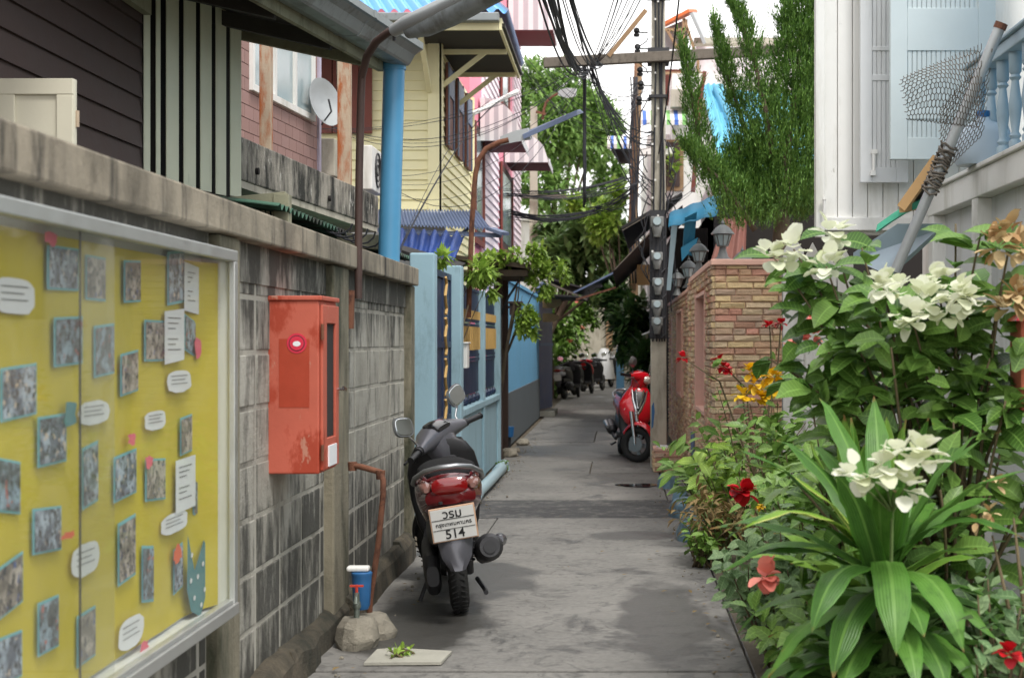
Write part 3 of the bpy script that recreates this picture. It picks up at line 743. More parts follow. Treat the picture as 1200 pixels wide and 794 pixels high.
b = MB(); b.box(-1.52,-1.425,18.45,27.2,.69,2.12); b.build('upper_wall', m_sky, bw)
b = MB(); b.box(-1.53,-1.41,18.45,27.2,0,.69); b.build('painted_base', m_dado, bw)
b = MB(); b.box(-1.54,-1.405,18.44,27.21,2.12,2.17); b.build('coping', m_sky, bw)
nd = thing('metal_door', (-1.42,28,0), 'tall navy sheet metal door at the end of the blue wall', 'door')
b = MB(); b.add([(-1.44,27.3,.12),(-1.25,28.6,.12),(-1.25,28.6,2.3),(-1.35,27.8,2.45),(-1.44,27.3,2.3),(-1.5,27.3,.12),(-1.31,28.6,.12),(-1.31,28.6,2.3),(-1.41,27.8,2.45),(-1.5,27.3,2.3)],
    [(4,3,2,1,0),(5,6,7,8,9),(0,1,6,5),(1,2,7,6),(2,3,8,7),(3,4,9,8),(4,0,5,9)]); b.build('panel', M('navy_door',srgb(38,66,120),.4,.1,3,.05), nd)
b = MB(); b.bar((-1.425,27.4,1.3),(-1.24,28.55,1.3),.02,.05); b.build('rail', m_bluecap, nd)
b = MB(); b.box(-1.5,-1.15,27.3,28.7,0,.1); tag(b.build('door_step', m_lightslab, bevel=.01), 'concrete step in front of the navy metal door', 'step')
c = P(597,528,19.3); wm2 = thing('water_meter', (c.x,19.3,0), 'far blue water meter on white rubble before the bright blue wall', 'water meter')
b = MB(); b.lathe([(.05,0),(.06,.1),(.062,.13)], (c.x,19.3,.14), 16); b.build('body', m_bluecap, wm2, smooth=True)
b = MB(); b.tube([(c.x,19.3,0),(c.x,19.3,.14)], .02, 8); b.build('riser', m_darkmet, wm2)
for i, (x, y, s) in enumerate(((597,534,.11),(613,521,.09),(604,529,.06))):
    Y = H*F/(y-VY); b = MB(); rock(b, ((x-VX)*Y/F,Y,0), s, s*1.3, s*.9, 20+i)
    tag(b.build('rubble_piece', m_rubble, bevel=.01), ['white rubble lump below the far blue water meter','flat white rubble lump furthest along the bright blue wall','smallest white stone between the two lumps by the bright blue wall'][i], 'rubble')

# second (rusty) street lamp
s2 = thing('street_lamp', (-1.33,13.5,1.7), 'street lamp on a curved rust red pole rising from the blue fence', 'street lamp')
Y = 13.5
b = MB(); b.tube([P(549,372,Y),P(550,340,Y),P(553,260,Y),P(557,205,Y),P(561,187,Y),P(570,174,Y),P(584,167,Y),P(596,164,Y)], .024, 10); b.build('pole', m_rust, s2, smooth=True)
b = MB(); b.loft([[P(586,160,Y),P(586,170,Y),P(588,168,Y+.1),P(588,160,Y+.1)],[P(604,153,Y),P(606,166,Y),P(608,164,Y+.15),P(606,153,Y+.15)],[P(618,150,Y),P(622,164,Y),P(624,162,Y+.15),P(620,150,Y+.15)]]); b.build('lamp_neck', m_grey, s2)
b = MB(); b.loft([[P(612,158,Y-.05),P(614,163,Y-.05),P(616,161,Y+.2),P(614,155,Y+.2)],[P(676,129,Y-.05),P(676,135,Y-.05),P(684,132,Y+.2),P(680,128,Y+.2)]]); b.build('lamp_head', m_slateblue, s2)

# ================================================================== helpers for houses
def on_line(A, B, x):
    "ground-plan point on line A-B seen at photo column x"
    k = (x-VX)/F; ax, ay = A; dx, dy = B[0]-A[0], B[1]-A[1]
    t = (k*ay-ax)/(dx-k*dy); return Vector((ax+dx*t, ay+dy*t, 0))
def siding(b, A, B, z0, z1, step=.12, th=.018):
    A, B = Vector((A[0],A[1],0)), Vector((B[0],B[1],0)); d = (B-A).normalized(); n = Vector((d.y,-d.x,0)); z = z0
    while z < z1-.01:
        t = min(z+step, z1); o = [A+n*th+V(0,0,z), B+n*th+V(0,0,z), B+n*.003+V(0,0,t), A+n*.003+V(0,0,t), A-n*.03+V(0,0,z), B-n*.03+V(0,0,z), B-n*.03+V(0,0,t), A-n*.03+V(0,0,t)]
        b.add(o, [(0,1,2,3),(5,4,7,6),(4,5,1,0),(3,2,6,7),(4,0,3,7),(1,5,6,2)]); z = t
def slab(b, A, B, z0, z1, n0, n1):
    "vertical slab along plan line A-B between normal offsets n0..n1"
    A, B = Vector((A[0],A[1],0)), Vector((B[0],B[1],0)); d = (B-A).normalized(); n = Vector((d.y,-d.x,0))
    a0, b0, a1, b1 = A+n*n0, B+n*n0, A+n*n1, B+n*n1; z0v, z1v = V(0,0,z0), V(0,0,z1)
    b.add([a0+z0v,b0+z0v,b1+z0v,a1+z0v,a0+z1v,b0+z1v,b1+z1v,a1+z1v], [(0,1,2,3),(7,6,5,4),(0,4,5,1),(1,5,6,2),(2,6,7,3),(3,7,4,0)])
def corr(b, A, B, C, D, waves, amp=.02, th=.004, rows=1):
    "corrugated sheet, waves counted from A to B; D-C is the opposite edge"
    A, B, C, D = map(Vector, (A,B,C,D)); n = (B-A).cross(D-A).normalized(); m = waves*6; vs = []
    for k in (0, 1):
        for j in range(rows+1):
            for i in range(m+1):
                t = i/m; u = j/rows; p = A.lerp(B,t).lerp(D.lerp(C,t),u); vs.append(p+n*(amp*math.sin(2*math.pi*waves*t)-k*th))
    q = (m+1)*(rows+1); fs = []
    for j in range(rows):
        for i in range(m):
            a = j*(m+1)+i; c = a+m+1; fs.append((a,a+1,c+1,c)); fs.append((q+c,q+c+1,q+a+1,q+a))
    for i in range(m): fs.append((i,q+i,q+i+1,i+1)); a = rows*(m+1)+i; fs.append((a,a+1,q+a+1,q+a))
    b.add(vs, fs)

# ================================================================== HOUSE 1: dark brown house with cream slats
h1 = thing('brown_house', (-2.6,6.5,0), 'dark brown boarded house with a screen of cream slats behind the block wall', 'house')
SA, SB = (-2.4,7.67), (-2.155,8.64)
b = MB(); siding(b, (-2.42,2.5), (-2.42,7.66), 1.2, 3.3, .125, .02); b.build('siding', m_darkwood, h1)
b = MB(); b.box(-6,-2.46,2.5,9.6,0,3.3); b.build('wall', m_darkwood, h1)
for x0, x1 in ((167.7,175),(182,187),(194,208.5),(214.5,228.5),(234,247),(252,264),(269,281.7)):
    a, c = on_line(SA,SB,x0), on_line(SA,SB,x1); b = MB(); slab(b, a, c, 2.165+rnd(-.006,.006), 3.4, 0, .007); b.build('slat', m_cream, h1, bevel=.003)
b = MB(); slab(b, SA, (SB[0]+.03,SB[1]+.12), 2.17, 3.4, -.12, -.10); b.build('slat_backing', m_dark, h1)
b = MB(); slab(b, (-2.41,4), (-2.41,7.64), 2.99, 3.15, .02, .06); b.build('trim', m_creamdirty, h1)
b = MB(); a, c = PX(0,0,-2.36).y, PX(88,0,-2.36).y; s = F/c
b.box(-2.40,-2.0,5.58,5.61,1.75,2.315); sh = b.build('shutter', M('cream_shutter',srgb(206,202,182),.65,.04,3,.05), h1, bevel=.004)
b = MB(); z1 = 1.35+(400-93)/s-.01
b.box(-2.4,-2.001,5.568,5.579,2.255,2.314); b.box(-2.062,-2.001,5.568,5.579,1.75,2.2545); b.box(-2.4,-2.215,5.568,5.579,1.75,2.2545)
b.build('frame', MATS['cream_shutter'], sh, bevel=.003)
b = MB(); b.cyl((-1.995,5.6,2.14),(-1.995,5.6,2.20),.007,8); b.cyl((-1.995,5.6,1.98),(-1.995,5.6,2.03),.007,8); b.split('hinge', m_rustpale, sh)
# roof
E0 = V(-1.42,9.2,3.05); ed = V(.164,1,0); E1 = E0-ed*7; up = V(-4.0,0,.88)
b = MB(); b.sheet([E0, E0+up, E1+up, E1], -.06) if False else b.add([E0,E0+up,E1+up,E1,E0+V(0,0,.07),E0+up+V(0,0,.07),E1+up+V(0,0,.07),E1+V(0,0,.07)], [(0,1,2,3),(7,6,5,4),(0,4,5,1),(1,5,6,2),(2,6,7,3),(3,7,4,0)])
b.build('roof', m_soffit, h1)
b = MB()
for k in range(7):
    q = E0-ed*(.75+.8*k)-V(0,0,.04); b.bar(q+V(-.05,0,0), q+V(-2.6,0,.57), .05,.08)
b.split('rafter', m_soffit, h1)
b = MB(); b.bar(P(448,74,9.21), P(270,36,9.21), .05, .085, up=(0,0,1)); b.build('end_rafter', m_creamdirty, h1, bevel=.004)
b = MB(); f0, f1 = P(449,84,9.2), P(449,84,9.2)-ed*6; b.add([f0,f1,f1+V(0,0,.13),f0+V(0,0,.13),f0+V(-.03,0,0),f1+V(-.03,0,0),f1+V(-.03,0,.13),f0+V(-.03,0,.13)], [(0,3,2,1),(4,5,6,7),(0,1,5,4),(2,3,7,6),(1,2,6,5),(3,0,4,7)])
b.build('fascia', m_creamdirty, h1)
b = MB()
prof = [(-.09,.0),(-.04,-.012),(.02,-.01),(.03,.0),(.055,.045),(.085,.07),(.10,.075),(.10,.11),(.092,.11),(.09,.083),(.05,.065),(.02,.008),(-.05,.003),(-.085,.02),(-.085,.14),(-.095,.14)]
rings = []
for q in (0,-1.2,-2.4,-3.6,-6.5):
    o = P(474,75,9.24)+ed*q; rings.append([o+V(x*1.15,0,z*1.15) for x, z in prof])
b.loft(rings); gu = b.build('gutter', m_gutter, h1)
b = MB()
for q in (-.9,-3.0): o = P(474,75,9.24)+ed*q; b.loft([[o+ed*.02+V(x*1.2,0,z*1.2-.003) for x, z in prof],[o-ed*.02+V(x*1.2,0,z*1.2-.003) for x, z in prof]])
b.split('strap', m_gutter, gu)
b = MB(); o = P(474,75,9.25); b.add([o+V(x*1.15,0,z*1.15) for x, z in [(-.09,0),(.02,-.01),(.055,.045),(.10,.075),(.10,.11),(-.095,.13)]], [tuple(range(6))]); b.build('end_cap', m_rustpale, gu)
b = MB(); b.tube([P(462,70,9.25),P(460,150,9.25),P(455,330,9.25)], .066, 20); b.tube([P(462,68,9.25),P(462,82,9.25)], .072, 20)
dp = b.build('downpipe', m_pipeblue, None, smooth=True); tag(dp, 'thick bright blue plastic downpipe hanging from the end of the grey gutter', 'downpipe')

# small cream railing above the wall
rl = thing('cream_railing', (-1.6,7.6,1.8), 'short cream wooden railing above the block wall coping below the slats', 'railing')
b = MB(); b.bar(P(247,240,7.9),P(336,231,7.9),.06,.055); b.build('top_rail', m_creamdirty, rl, bevel=.003)
b = MB(); b.bar(P(331,228,7.9),P(331,268,7.9),.08,.08,(0,1,0)); b.build('post', m_creamdirty, rl, bevel=.003)
b = MB()
for x in range(284,328,6): b.bar(P(x,240,7.93),P(x,262,7.93),.014,.014,(0,1,0))
b.split('baluster', m_cream, rl)

# shed roof
sr = thing('shed_roof', (-2.2,10,2), 'low dark corrugated shed roof just behind the block wall', 'shed')
b = MB(); corr(b, (-1.7,7.6,2.03),(-1.7,12.6,2.03),(-3.3,12.6,2.22),(-3.3,7.6,2.22), 50, .016); b.build('roof', m_greensheet, sr)
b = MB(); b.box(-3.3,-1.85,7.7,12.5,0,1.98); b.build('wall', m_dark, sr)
b = MB(); b.bar(P(395,281,9.5),P(446,284,9.5),.05,.09); tag(b.build('cream_beam', m_creamdirty, bevel=.004), 'short cream beam behind the wall coping beside the blue downpipe', 'beam')
# cable coil on the shed roof
b = MB()
for k in range(5):
    pts = [P(395+k*9+18*math.cos(t), 262+k*3+(12+k)*math.sin(t), 9+k*.1)+V(0,0,0) for t in [i*math.pi/6 for i in range(0,7)]]; b.tube(pts, .006, 5)
tag(b.build('loose_cable', m_cable, smooth=True), 'tangle of black cable lying over the dark corrugated shed roof', 'cable')

# stained concrete beam and rusty posts
BA, BB = (-2.3,9.24), (-2.07,13.1)
cb = thing('concrete_parapet', (-2.2,11,2.3), 'black stained concrete parapet beam behind the shed roof', 'parapet')
b = MB(); A0 = on_line(BA,BB,225); slab(b, A0, BB, 2.335, 2.6, -.12, 0); b.build('beam', m_beam, cb, bevel=.01)
b = MB(); slab(b, A0, (BB[0]+.0,BB[1]), 0, 2.334, -.5, -.3); b.build('wall', m_conc, cb)
b = MB(); slab(b, A0, BB, 2.29, 2.334, -.3, -.01); b.build('ledge', m_conc, cb)
b = MB()
for x in (300,385): a = on_line(BA,BB,x); b.cyl(a+V(.02,0,2.42),a+V(-.01,0,2.42),.022,12)
b.split('hole', m_dark, cb)
for x0, x1, lab in ((316,329,'thicker rust streaked steel post in front of the mauve tiled wall'),(405,420,'rust streaked steel post in front of the yellow house, beside the outdoor unit')):
    a, c = on_line(BA,BB,x0), on_line(BA,BB,x1); b = MB(); m = (a+c)/2; w = (x1-x0)*m.y/F
    b.box(m.x-w/2-.06,m.x+w/2-.06,m.y-.04,m.y+.04,2.6,4.6); tag(b.build('steel_post', m_rustpale, bevel=.004), lab, 'post')
# AC unit
ac = thing('outdoor_unit', P(428,225,13.6), 'white air conditioner outdoor unit behind the stained parapet', 'air conditioner')
b = MB(); o = P(420,222,13.3); b.box(o.x,o.x+.12,13.3,13.9,o.z,P(420,170,13.3).z); b.build('casing', m_white, ac, bevel=.01)
b = MB(); b.xf(Matrix()) ; b.torus((o.x+.125,13.6,o.z+.2), .15,.008, 24, 6); b.torus((o.x+.125,13.6,o.z+.2), .1,.005, 24, 6); b.torus((o.x+.125,13.6,o.z+.2), .05,.005, 24, 6); b.build('fan_grille', m_darkmet, ac)
b = MB(); o2 = P(372,206,13.2); b.box(o2.x,P(392,206,13.2).x,13.2,13.5,o2.z,P(372,162,13.2).z); tag(b.build('grey_box', m_conc, bevel=.008), 'plain grey box between the dish and the outdoor unit', 'box')
# satellite dish
sd = thing('satellite_dish', P(378,150,12.9), 'grey satellite dish on the corner of the mauve tiled house', 'satellite dish')
b = MB(); c = P(377,121,12.9); prof = [(.0,.0),(.08,.006),(.15,.022),(.205,.045),(.21,.046),(.205,.038),(.14,.014),(0,-.008)]
b.lathe(prof, (0,0,0), 28); b.xf(Matrix.Translation(c) @ Euler((R(78),0,R(62))).to_matrix().to_4x4() @ Matrix.Scale(1.0,4)); b.build('dish', m_grey, sd, smooth=True)
b = MB(); b.tube([c+V(0,.02,0),c+V(-.1,.1,-.05),c+V(-.1,.12,-.4)], .015, 8); b.build('mount', m_darkmet, sd)
b = MB(); b.tube([c+V(0,0,-.18),c+V(.12,-.2,-.1),c+V(.1,-.22,.0)], .008, 6); b.build('arm', m_darkmet, sd)

# ================================================================== HOUSE 2: mauve tiles, white window
h2 = thing('mauve_house', (-3.2,12,0), 'mauve tiled house with a white sliding window', 'house')
HA, HB = (-2.95,8.8), (-2.6,13.1)
b = MB(); slab(b, HA, HB, 2.0, 6.0, -.9, -.02); b.build('wall', m_conc, h2)
b = MB(); A3, B3 = Vector((*HA,0)), Vector((*HB,0)); d = (B3-A3); L = d.length; d.normalize(); z = 2.2; r = 0
while z < 5.5:
    u = -(r%2)*.1
    while u < L-.01:
        u0, u1 = max(u,0)+.003, min(u+.2,L)-.003
        if u1 > u0: slab(b, A3+d*u0, A3+d*u1, z+.003, z+.097, -.02, 0)
        u += .2
    z += .1; r += 1
b.build('tile', m_mauve, h2)
b = MB(); slab(b, A3+d*(L+.001), A3+d*(L+.06), 2.2, 5.5, -.3, .02); b.build('corner_trim', M('lilac_trim',srgb(186,178,196)), h2)
def window(parent, A, B, x0, x1, z0, z1, n, fm, pmat, fw=.05, out=.03):
    a, c = on_line(A,B,x0), on_line(A,B,x1); w = (c-a).length; dd = (c-a).normalized(); b = MB()
    slab(b, a, c, z0, z0+fw, .0, out); slab(b, a, c, z1-fw, z1, .0, out)
    for k in range(n+1):
        u = k*(w-fw)/n; slab(b, a+dd*u, a+dd*(u+fw), z0+fw, z1-fw, .0, out)
    f = b.build('window', fm, parent)
    b = MB(); slab(b, a+dd*.01, c-dd*.01, z0+.01, z1-.01, .002, .006); b.build('pane', pmat, f); return f
c = on_line(HA,HB,292); s0 = F/c.y
window(h2, HA, HB, 292, 366, 3.22, 4.12, 3, m_white, m_pane)

# ================================================================== HOUSE 3: yellow siding
h3 = thing('yellow_house', (-2.8,17.8,0), 'yellow boarded house with a blue corrugated roof and brown shutters', 'house')
b = MB(); b.box(-5,-1.94,16.14,19.7,0,4.52); b.build('wall', m_yell, h3)
b = MB(); siding(b, (-5,16.12), (-1.9,16.12), 1.7, 4.5, .105, .022); siding(b, (-1.92,16.12), (-1.92,19.7), 1.7, 4.5, .105, .022); b.build('siding', m_yell, h3)
b = MB(); b.box(-2.02,-1.875,16.07,16.1,1.7,4.5); b.box(-1.897,-1.87,16.07,16.2,1.7,4.5); b.box(-1.9,-1.87,19.6,19.72,1.7,4.5); b.split('corner_board', m_yell, h3)
for y0, y1 in ((16.6,17.15),(17.6,18.2),(18.65,19.25)):
    b = MB(); b.box(-1.89,-1.865,y0,y1,3.5,4.4); f = b.build('window', m_shutter, h3)
    b = MB(); b.box(-1.864,-1.85,y0,y0+.05,3.5,4.4); b.box(-1.864,-1.85,y1-.05,y1,3.5,4.4); b.box(-1.864,-1.85,y0+.05,y1-.05,4.05,4.36); b.build('frame', m_slateblue, f)
b = MB()
for k in range(5): x = -3.3+.14*k; b.box(x,x+.13,16.04,16.09,3.55,4.5)
b.build('shutter', m_redbrown, h3)
b = MB(); b.tube([P(396,60,15.9),P(397,120,15.9),P(400,150,15.9),P(400,190,15.9)], .015, 6); b.build('pipe', m_cream, h3)
# roof with deep eaves
ex, ey, ez = -1.17, 15.2, 4.5
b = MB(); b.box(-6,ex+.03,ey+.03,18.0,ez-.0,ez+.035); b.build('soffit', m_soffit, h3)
b = MB(); b.box(-6,ex-.035,ey,ey+.03,ez-.035,ez+.085); b.box(ex-.03,ex,ey,18.0,ez-.035,ez+.085); b.build('fascia', m_yell, h3)
b = MB(); b.box(-6,ex-.02,ey-.11,ey-.005,ez+.035,ez+.12); b.build('gutter', m_gutter, h3, bevel=.01)
b = MB(); corr(b, (-6,ey-.06,ez+.14),(ex+.06,ey-.06,ez+.14),(-3.3,ey+4.2,ez+2.7),(-6,ey+4.2,ez+2.7), 38, .028); b.build('roof', m_blueroof, h3)
b = MB(); corr(b, (ex+.06,ey-.06,ez+.14),(ex+.03,18.1,ez+.14),(-3.3,19.7,ez+2.7),(-3.3,ey+4.2,ez+2.7), 36, .028); b.build('roof', m_slateblue, h3)
b = MB()
for y in (16.3,17.7): b.bar((-1.88,y,4.1),(-1.42,y,4.46),.035,.05); b.bar((-1.9,y,4.455),(-1.2,y,4.455),.04,.05)
b.split('bracket', m_yell, h3)
b = MB()
for x in (-2.0,-3.2): b.bar((x,16.06,4.0),(x,15.3,4.46),.05,.06)
b.split('bracket', m_yell, h3)

# ================================================================== HOUSE 4: pink
h4 = thing('pink_house', (-2.6,25,0), 'tall narrow pink and white boarded house with striped window awnings', 'house')
b = MB(); b.box(-5,-1.96,19.95,29.9,0,8.6); b.build('wall', m_pink, h4)
for y0, y1 in ((21.7,24.4),(27.9,29.9)): b = MB(); siding(b, (-1.94,y0), (-1.94,y1), 1.5, 8.6, .13, .03); b.build('white_siding', m_pinkpale, h4)
for y0, y1, z0, z1 in ((20.3,21.6,2.75,4.3),(24.9,27.4,2.9,4.3),(24.9,26.6,5.3,6.3)):
    b = MB(); b.box(-1.958,-1.93,y0,y1,z0,z1); f = b.build('window', m_darkwood, h4)
    b = MB(); b.box(-1.929,-1.924,y0+.12,y1-.12,z0+.12,z1-.12); b.build('pane', m_pane, f)
    b = MB(); b.box(-1.929,-1.9,y0-.05,y0+.06,z0,z1); b.box(-1.929,-1.9,y1-.06,y1+.05,z0,z1); b.box(-1.929,-1.9,y0-.05,y1+.05,z0-.08,z0-.001); b.build('frame', m_redbrown, f)
b = MB(); b.box(-1.95,-1.85,27.0,27.6,2.9,4.1) if False else b.box(-1.93,-1.925,25.6,26.0,3.3,3.8); b.build('orange_curtain', m_orpaper, h4)
def awning(y0, y1, zt, zb, xo, label=None):
    a = MB(); xi = -1.93
    o = MB(); o.add([(xi,y0,zt),(xo,y0,zb),(xo,y1,zb),(xi,y1,zt),(xi,y0,zt-.02),(xo,y0,zb-.02),(xo,y1,zb-.02),(xi,y1,zt-.02)], [(0,1,2,3),(7,6,5,4),(0,4,5,1),(1,5,6,2),(2,6,7,3)])
    root = o.build('awning', m_awnstripe, h4)
    u = MB(); u.add([(xi,y0+.01,zb-.03),(xo-.01,y0+.01,zb-.03),(xo-.01,y1,zb-.03),(xi,y1,zb-.03)], [(0,1,2,3)]); u.build('underside', m_awnred, root)
    n = 9; s1, s2 = MB(), MB()
    for k in range(n):
        t0, t1 = k/n, (k+1)/n; X0, X1 = xi+(xo-xi)*t0, xi+(xo-xi)*t1
        f = lambda t: zb+(zt-zb)*math.sqrt(max(0,1-t*t))**1.0
        q = [(X0,y0-.01,zb-.05),(X1,y0-.01,zb-.05),(X1,y0-.012,f(t1)),(X0,y0-.012,f(t0))]; (s1 if k % 2 else s2).sheet(q, -.008)
    m = 14
    for k in range(m):
        ya, yb = y0+(y1-y0)*k/m, y0+(y1-y0)*(k+1)/m; q = [(xo+.01,ya,zb-.09),(xo+.01,yb,zb-.09),(xo+.01,yb,zb+.02),(xo+.01,ya,zb+.02)]; (s1 if k % 2 else s2).sheet(q, .008)
    s1.split('grey_stripe', m_awngrey, root); s2.split('white_stripe', m_awnstripe, root)
awning(21.2,22.7,4.75,4.2,-1.36); awning(25.8,27.3,4.95,4.44,-1.2); awning(26.6,28.2,7.75,6.85,-1.15)
b = MB(); b.cyl(P(553,134,19.5), P(606,107,21), .03, 10); tag(b.build('white_tube', m_white), 'white tube running out from under the yellow house eave', 'tube')

# blue corrugated awning + tarpaulin + shed under
ba = thing('corrugated_awning', (-2,14.8,2.4), 'blue grey corrugated awning on a frame above the pale blue fence', 'awning')
b = MB(); corr(b, P(430,262,14.3),P(575,268,14.3),P(560,247,15.4),P(430,245,15.4), 36, .012); b.build('sheet', m_slateblue, ba)
b = MB(); b.bar(P(430,269,14.35),P(588,276,14.35),.04,.04); b.bar(P(520,290,14.4),P(556,262,14.4),.03,.03); b.bar(P(575,268,14.35),P(592,274,14.2),.1,.03); b.build('frame', m_slateblue, ba)
b = MB(); b.box(-3.4,-1.75,15.3,15.4,1.2,2.66); b.build('wall', m_whitegrey, ba)
tz = MB(); corr(tz, P(455,300,13.2),P(532,306,13.2),P(545,274,14.2),P(455,270,14.2), 7, .035); tag(tz.build('tarpaulin', m_tarp, smooth='all'), 'folded deep blue tarpaulin behind the tall pale blue pillars', 'tarpaulin')
b = MB(); b.sheet([P(470,297,12.9),P(535,318,12.9),P(545,312,13.4),P(470,291,13.4)], .03); tag(b.build('roof_edge', m_blackroof), 'dark sloping roof edge below the blue tarpaulin', 'roof')

# ================================================================== MAIN POLE
m_meter = M('meter_grey', srgb(118,120,118), .5, .15, 14, .1, stain=(srgb(74,72,66), .5,.7,9,.5))
mp = thing('utility_pole', (.44,16.3,0), 'tall concrete utility pole carrying a timber crossbar and five electricity meters beside the stone wall', 'utility pole')
Yp = 16.3
b = MB(); b.loft([[V(.34,Yp-.09,0),V(.515,Yp-.09,0),V(.515,Yp+.09,0),V(.34,Yp+.09,0)],[V(.355,Yp-.08,6.2),V(.49,Yp-.08,6.2),V(.49,Yp+.08,6.2),V(.355,Yp+.08,6.2)]]); b.build('shaft', m_conc, mp, bevel=.012)
b = MB(); b.bar(P(637,74,Yp-.16),P(916,59,Yp-.16),.09,.105); b.build('crossbar', m_wood, mp, bevel=.006)
b = MB(); b.bar(P(713,66,Yp-.2),P(757,12,Yp-.2),.03,.045); b.build('brace', m_woodpole, mp)
b = MB(); b.box(.31,.54,Yp-.12,Yp+.12,4.32,4.48); b.box(.32,.53,Yp-.12,Yp+.12,3.95,3.98); b.box(.30,.55,Yp-.13,Yp-.1,4.98,5.03); b.split('clamp', m_darkmet, mp)
for (x, y) in ((746,38),(747,57),(750,84),(751,100),(749,118)):
    b = MB(); c = P(x,y,Yp-.12); b.lathe([(.012,-.05),(.03,-.045),(.034,-.02),(.02,-.01),(.034,.01),(.03,.035),(.012,.05)], c, 10); b.bar(c, c+V(.12,.02,0), .012,.012); b.build('insulator', m_black, mp, smooth=True)
b = MB()
for off in (-.035,.02,.05): b.tube([V(.42+off+.012*math.sin(z*2.1+off*40),Yp-.105,z) for z in [2.2+.25*k for k in range(17)]], .011, 6)
for k in range(5): b.tube([V(.36+.035*k+.01*math.sin(z*5+k),Yp-.115-.006*(k%2),z) for z in [1.35+.12*j for j in range(12)]], .009, 5)
b.split('riser_cable', m_cable, mp, smooth='all')
b = MB()
for k in range(22): z = 2.3+.19*k; b.box(.35+.03*(k%3),.37+.03*(k%3),Yp-.125,Yp-.11,z,z+.02)
b.split('cable_clip', m_white, mp)
b = MB(); b.box(.33,.51,Yp-.12,Yp-.095,1.38,2.75); b.build('back_board', m_darkmet, mp)
b = MB(); b.sheet([(.35,Yp-.091,.42),(.368,Yp-.091,.44),(.385,Yp-.091,.6),(.375,Yp-.091,.71),(.352,Yp-.091,.66)],.001); b.build('blue_smear', m_bluecap, mp)
lab = ['topmost electricity meter on the concrete utility pole','second electricity meter from the top of the utility pole','middle one of the five electricity meters on the utility pole','electricity meter just above the lowest one on the utility pole','lowest electricity meter on the concrete utility pole']
for i, (x, y) in enumerate(((770,264),(770,304),(771,334),(770,360),(770,380))):
    c = P(x,y,Yp-.16); e = thing('electricity_meter', c, lab[i], 'electricity meter', 'electricity meters on the utility pole')
    w, h = (.07,.095) if i == 0 else (.06,.078)
    b = MB(); b.box(c.x-w,c.x+w,c.y-.03,c.y+.03,c.z-h*.2,c.z+h); b.build('housing', m_meter, e, bevel=.012)
    b = MB(); b.loft_z([(c.z-h*1.3,0,w*.5,.03),(c.z-h*.9,0,w*.62,.04),(c.z-h*.25,0,w*.8,.045),(c.z-h*.1,0,w*.85,.04)], 14, 3.5); b.xf(Matrix.Translation((c.x,c.y,0))); b.build('terminal_cover', m_meter, e, smooth=True)
    b = MB(); b.cyl(c+V(0,-.028,h*.45), c+V(0,-.062,h*.45), w*.62, 18); b.build('glass_cover', m_pane, e, smooth=True)
    b = MB(); b.tube([c+V(-.03,0,-h*1.2),c+V(-.05,.0,-h*1.7),c+V(-.09,.02,-h*1.4)], .006, 5); b.tube([c+V(.03,0,-h*1.2),c+V(.045,-.01,-h*1.8),c+V(.09,.02,-h*1.2)], .006, 5); b.split('lead', m_cable, e)
# plinth of stone beside the pole base
pl = thing('stone_plinth', (.51,15.9,0), 'low stone clad plinth at the foot of the utility pole', 'plinth')
def stone_face(b, A, B, z0, z1, h=.05, w=.2, depth=.03, holes=()):
    A, B = Vector((A[0],A[1],0)), Vector((B[0],B[1],0)); d = (B-A); L = d.length; d.normalize(); n = Vector((d.y,-d.x,0)); z = z0; r = 0
    while z < z1-.02:
        u = -rnd(0,w); zt = min(z+h, z1)
        while u < L:
            ww = random.choice((w*.5,w,w,w*.8)); a, c = max(u,0), min(u+ww,L)
            segs = [(a,c)]
            for (ua,ub,za,zb) in holes:
                if zt > za and z < zb:
                    ns = []
                    for (p,q) in segs:
                        if q <= ua or p >= ub: ns.append((p,q)); continue
                        if p < ua: ns.append((p,ua))
                        if q > ub: ns.append((ub,q))
                    segs = ns
            for (p,q) in segs:
                if q-p < .012: continue
                g = .003; pr = [depth*rnd(.5,1.1) for _ in range(4)]; cc = [(p+g,z+g),(q-g,z+g),(q-g,zt-g),(p+g,zt-g)]
                base = [A+d*x+V(0,0,y)-n*.01 for x, y in cc]; mid = [A+d*x+V(0,0,y)+n*depth*.45 for x, y in cc]; mx, my = (p+q)/2, (z+zt)/2
                fr = [A+d*(x+(mx-x)*min(.35,.01/max(.012,(q-p)/2)))+V(0,0,y+(my-y)*.32)+n*pr[i] for i, (x,y) in enumerate(cc)]
                b.add(base+mid+fr, [(0,1,5,4),(1,2,6,5),(2,3,7,6),(3,0,4,7),(4,5,9,8),(5,6,10,9),(6,7,11,10),(7,4,8,11),(8,9,10,11)])
            u += ww
        z = zt; r += 1
b = MB(); stone_face(b, (.37,15.7),(.66,15.7),0,.22,.05,.18,.02); stone_face(b, (.37,16.2),(.37,15.7),0,.22,.05,.18,.02); b.build('cladding', m_stone, pl)
b = MB(); b.box(.378,.66,15.708,16.18,0,.222); b.box(.36,.665,15.69,16.19,.222,.245); b.build('core', m_pinkcap, pl)
b = MB(); rock(b, (.46,15.8,.245), .07,.05,.03, 9); tag(b.build('crumpled_bag', m_paper), 'crumpled white scrap lying on the low stone plinth', 'bag')
b = MB(); rock(b, (.6,15.8,.245), .06,.05,.03, 11); tag(b.build('crumpled_bag', m_bluecap), 'crumpled blue bag lying on the low stone plinth', 'bag')

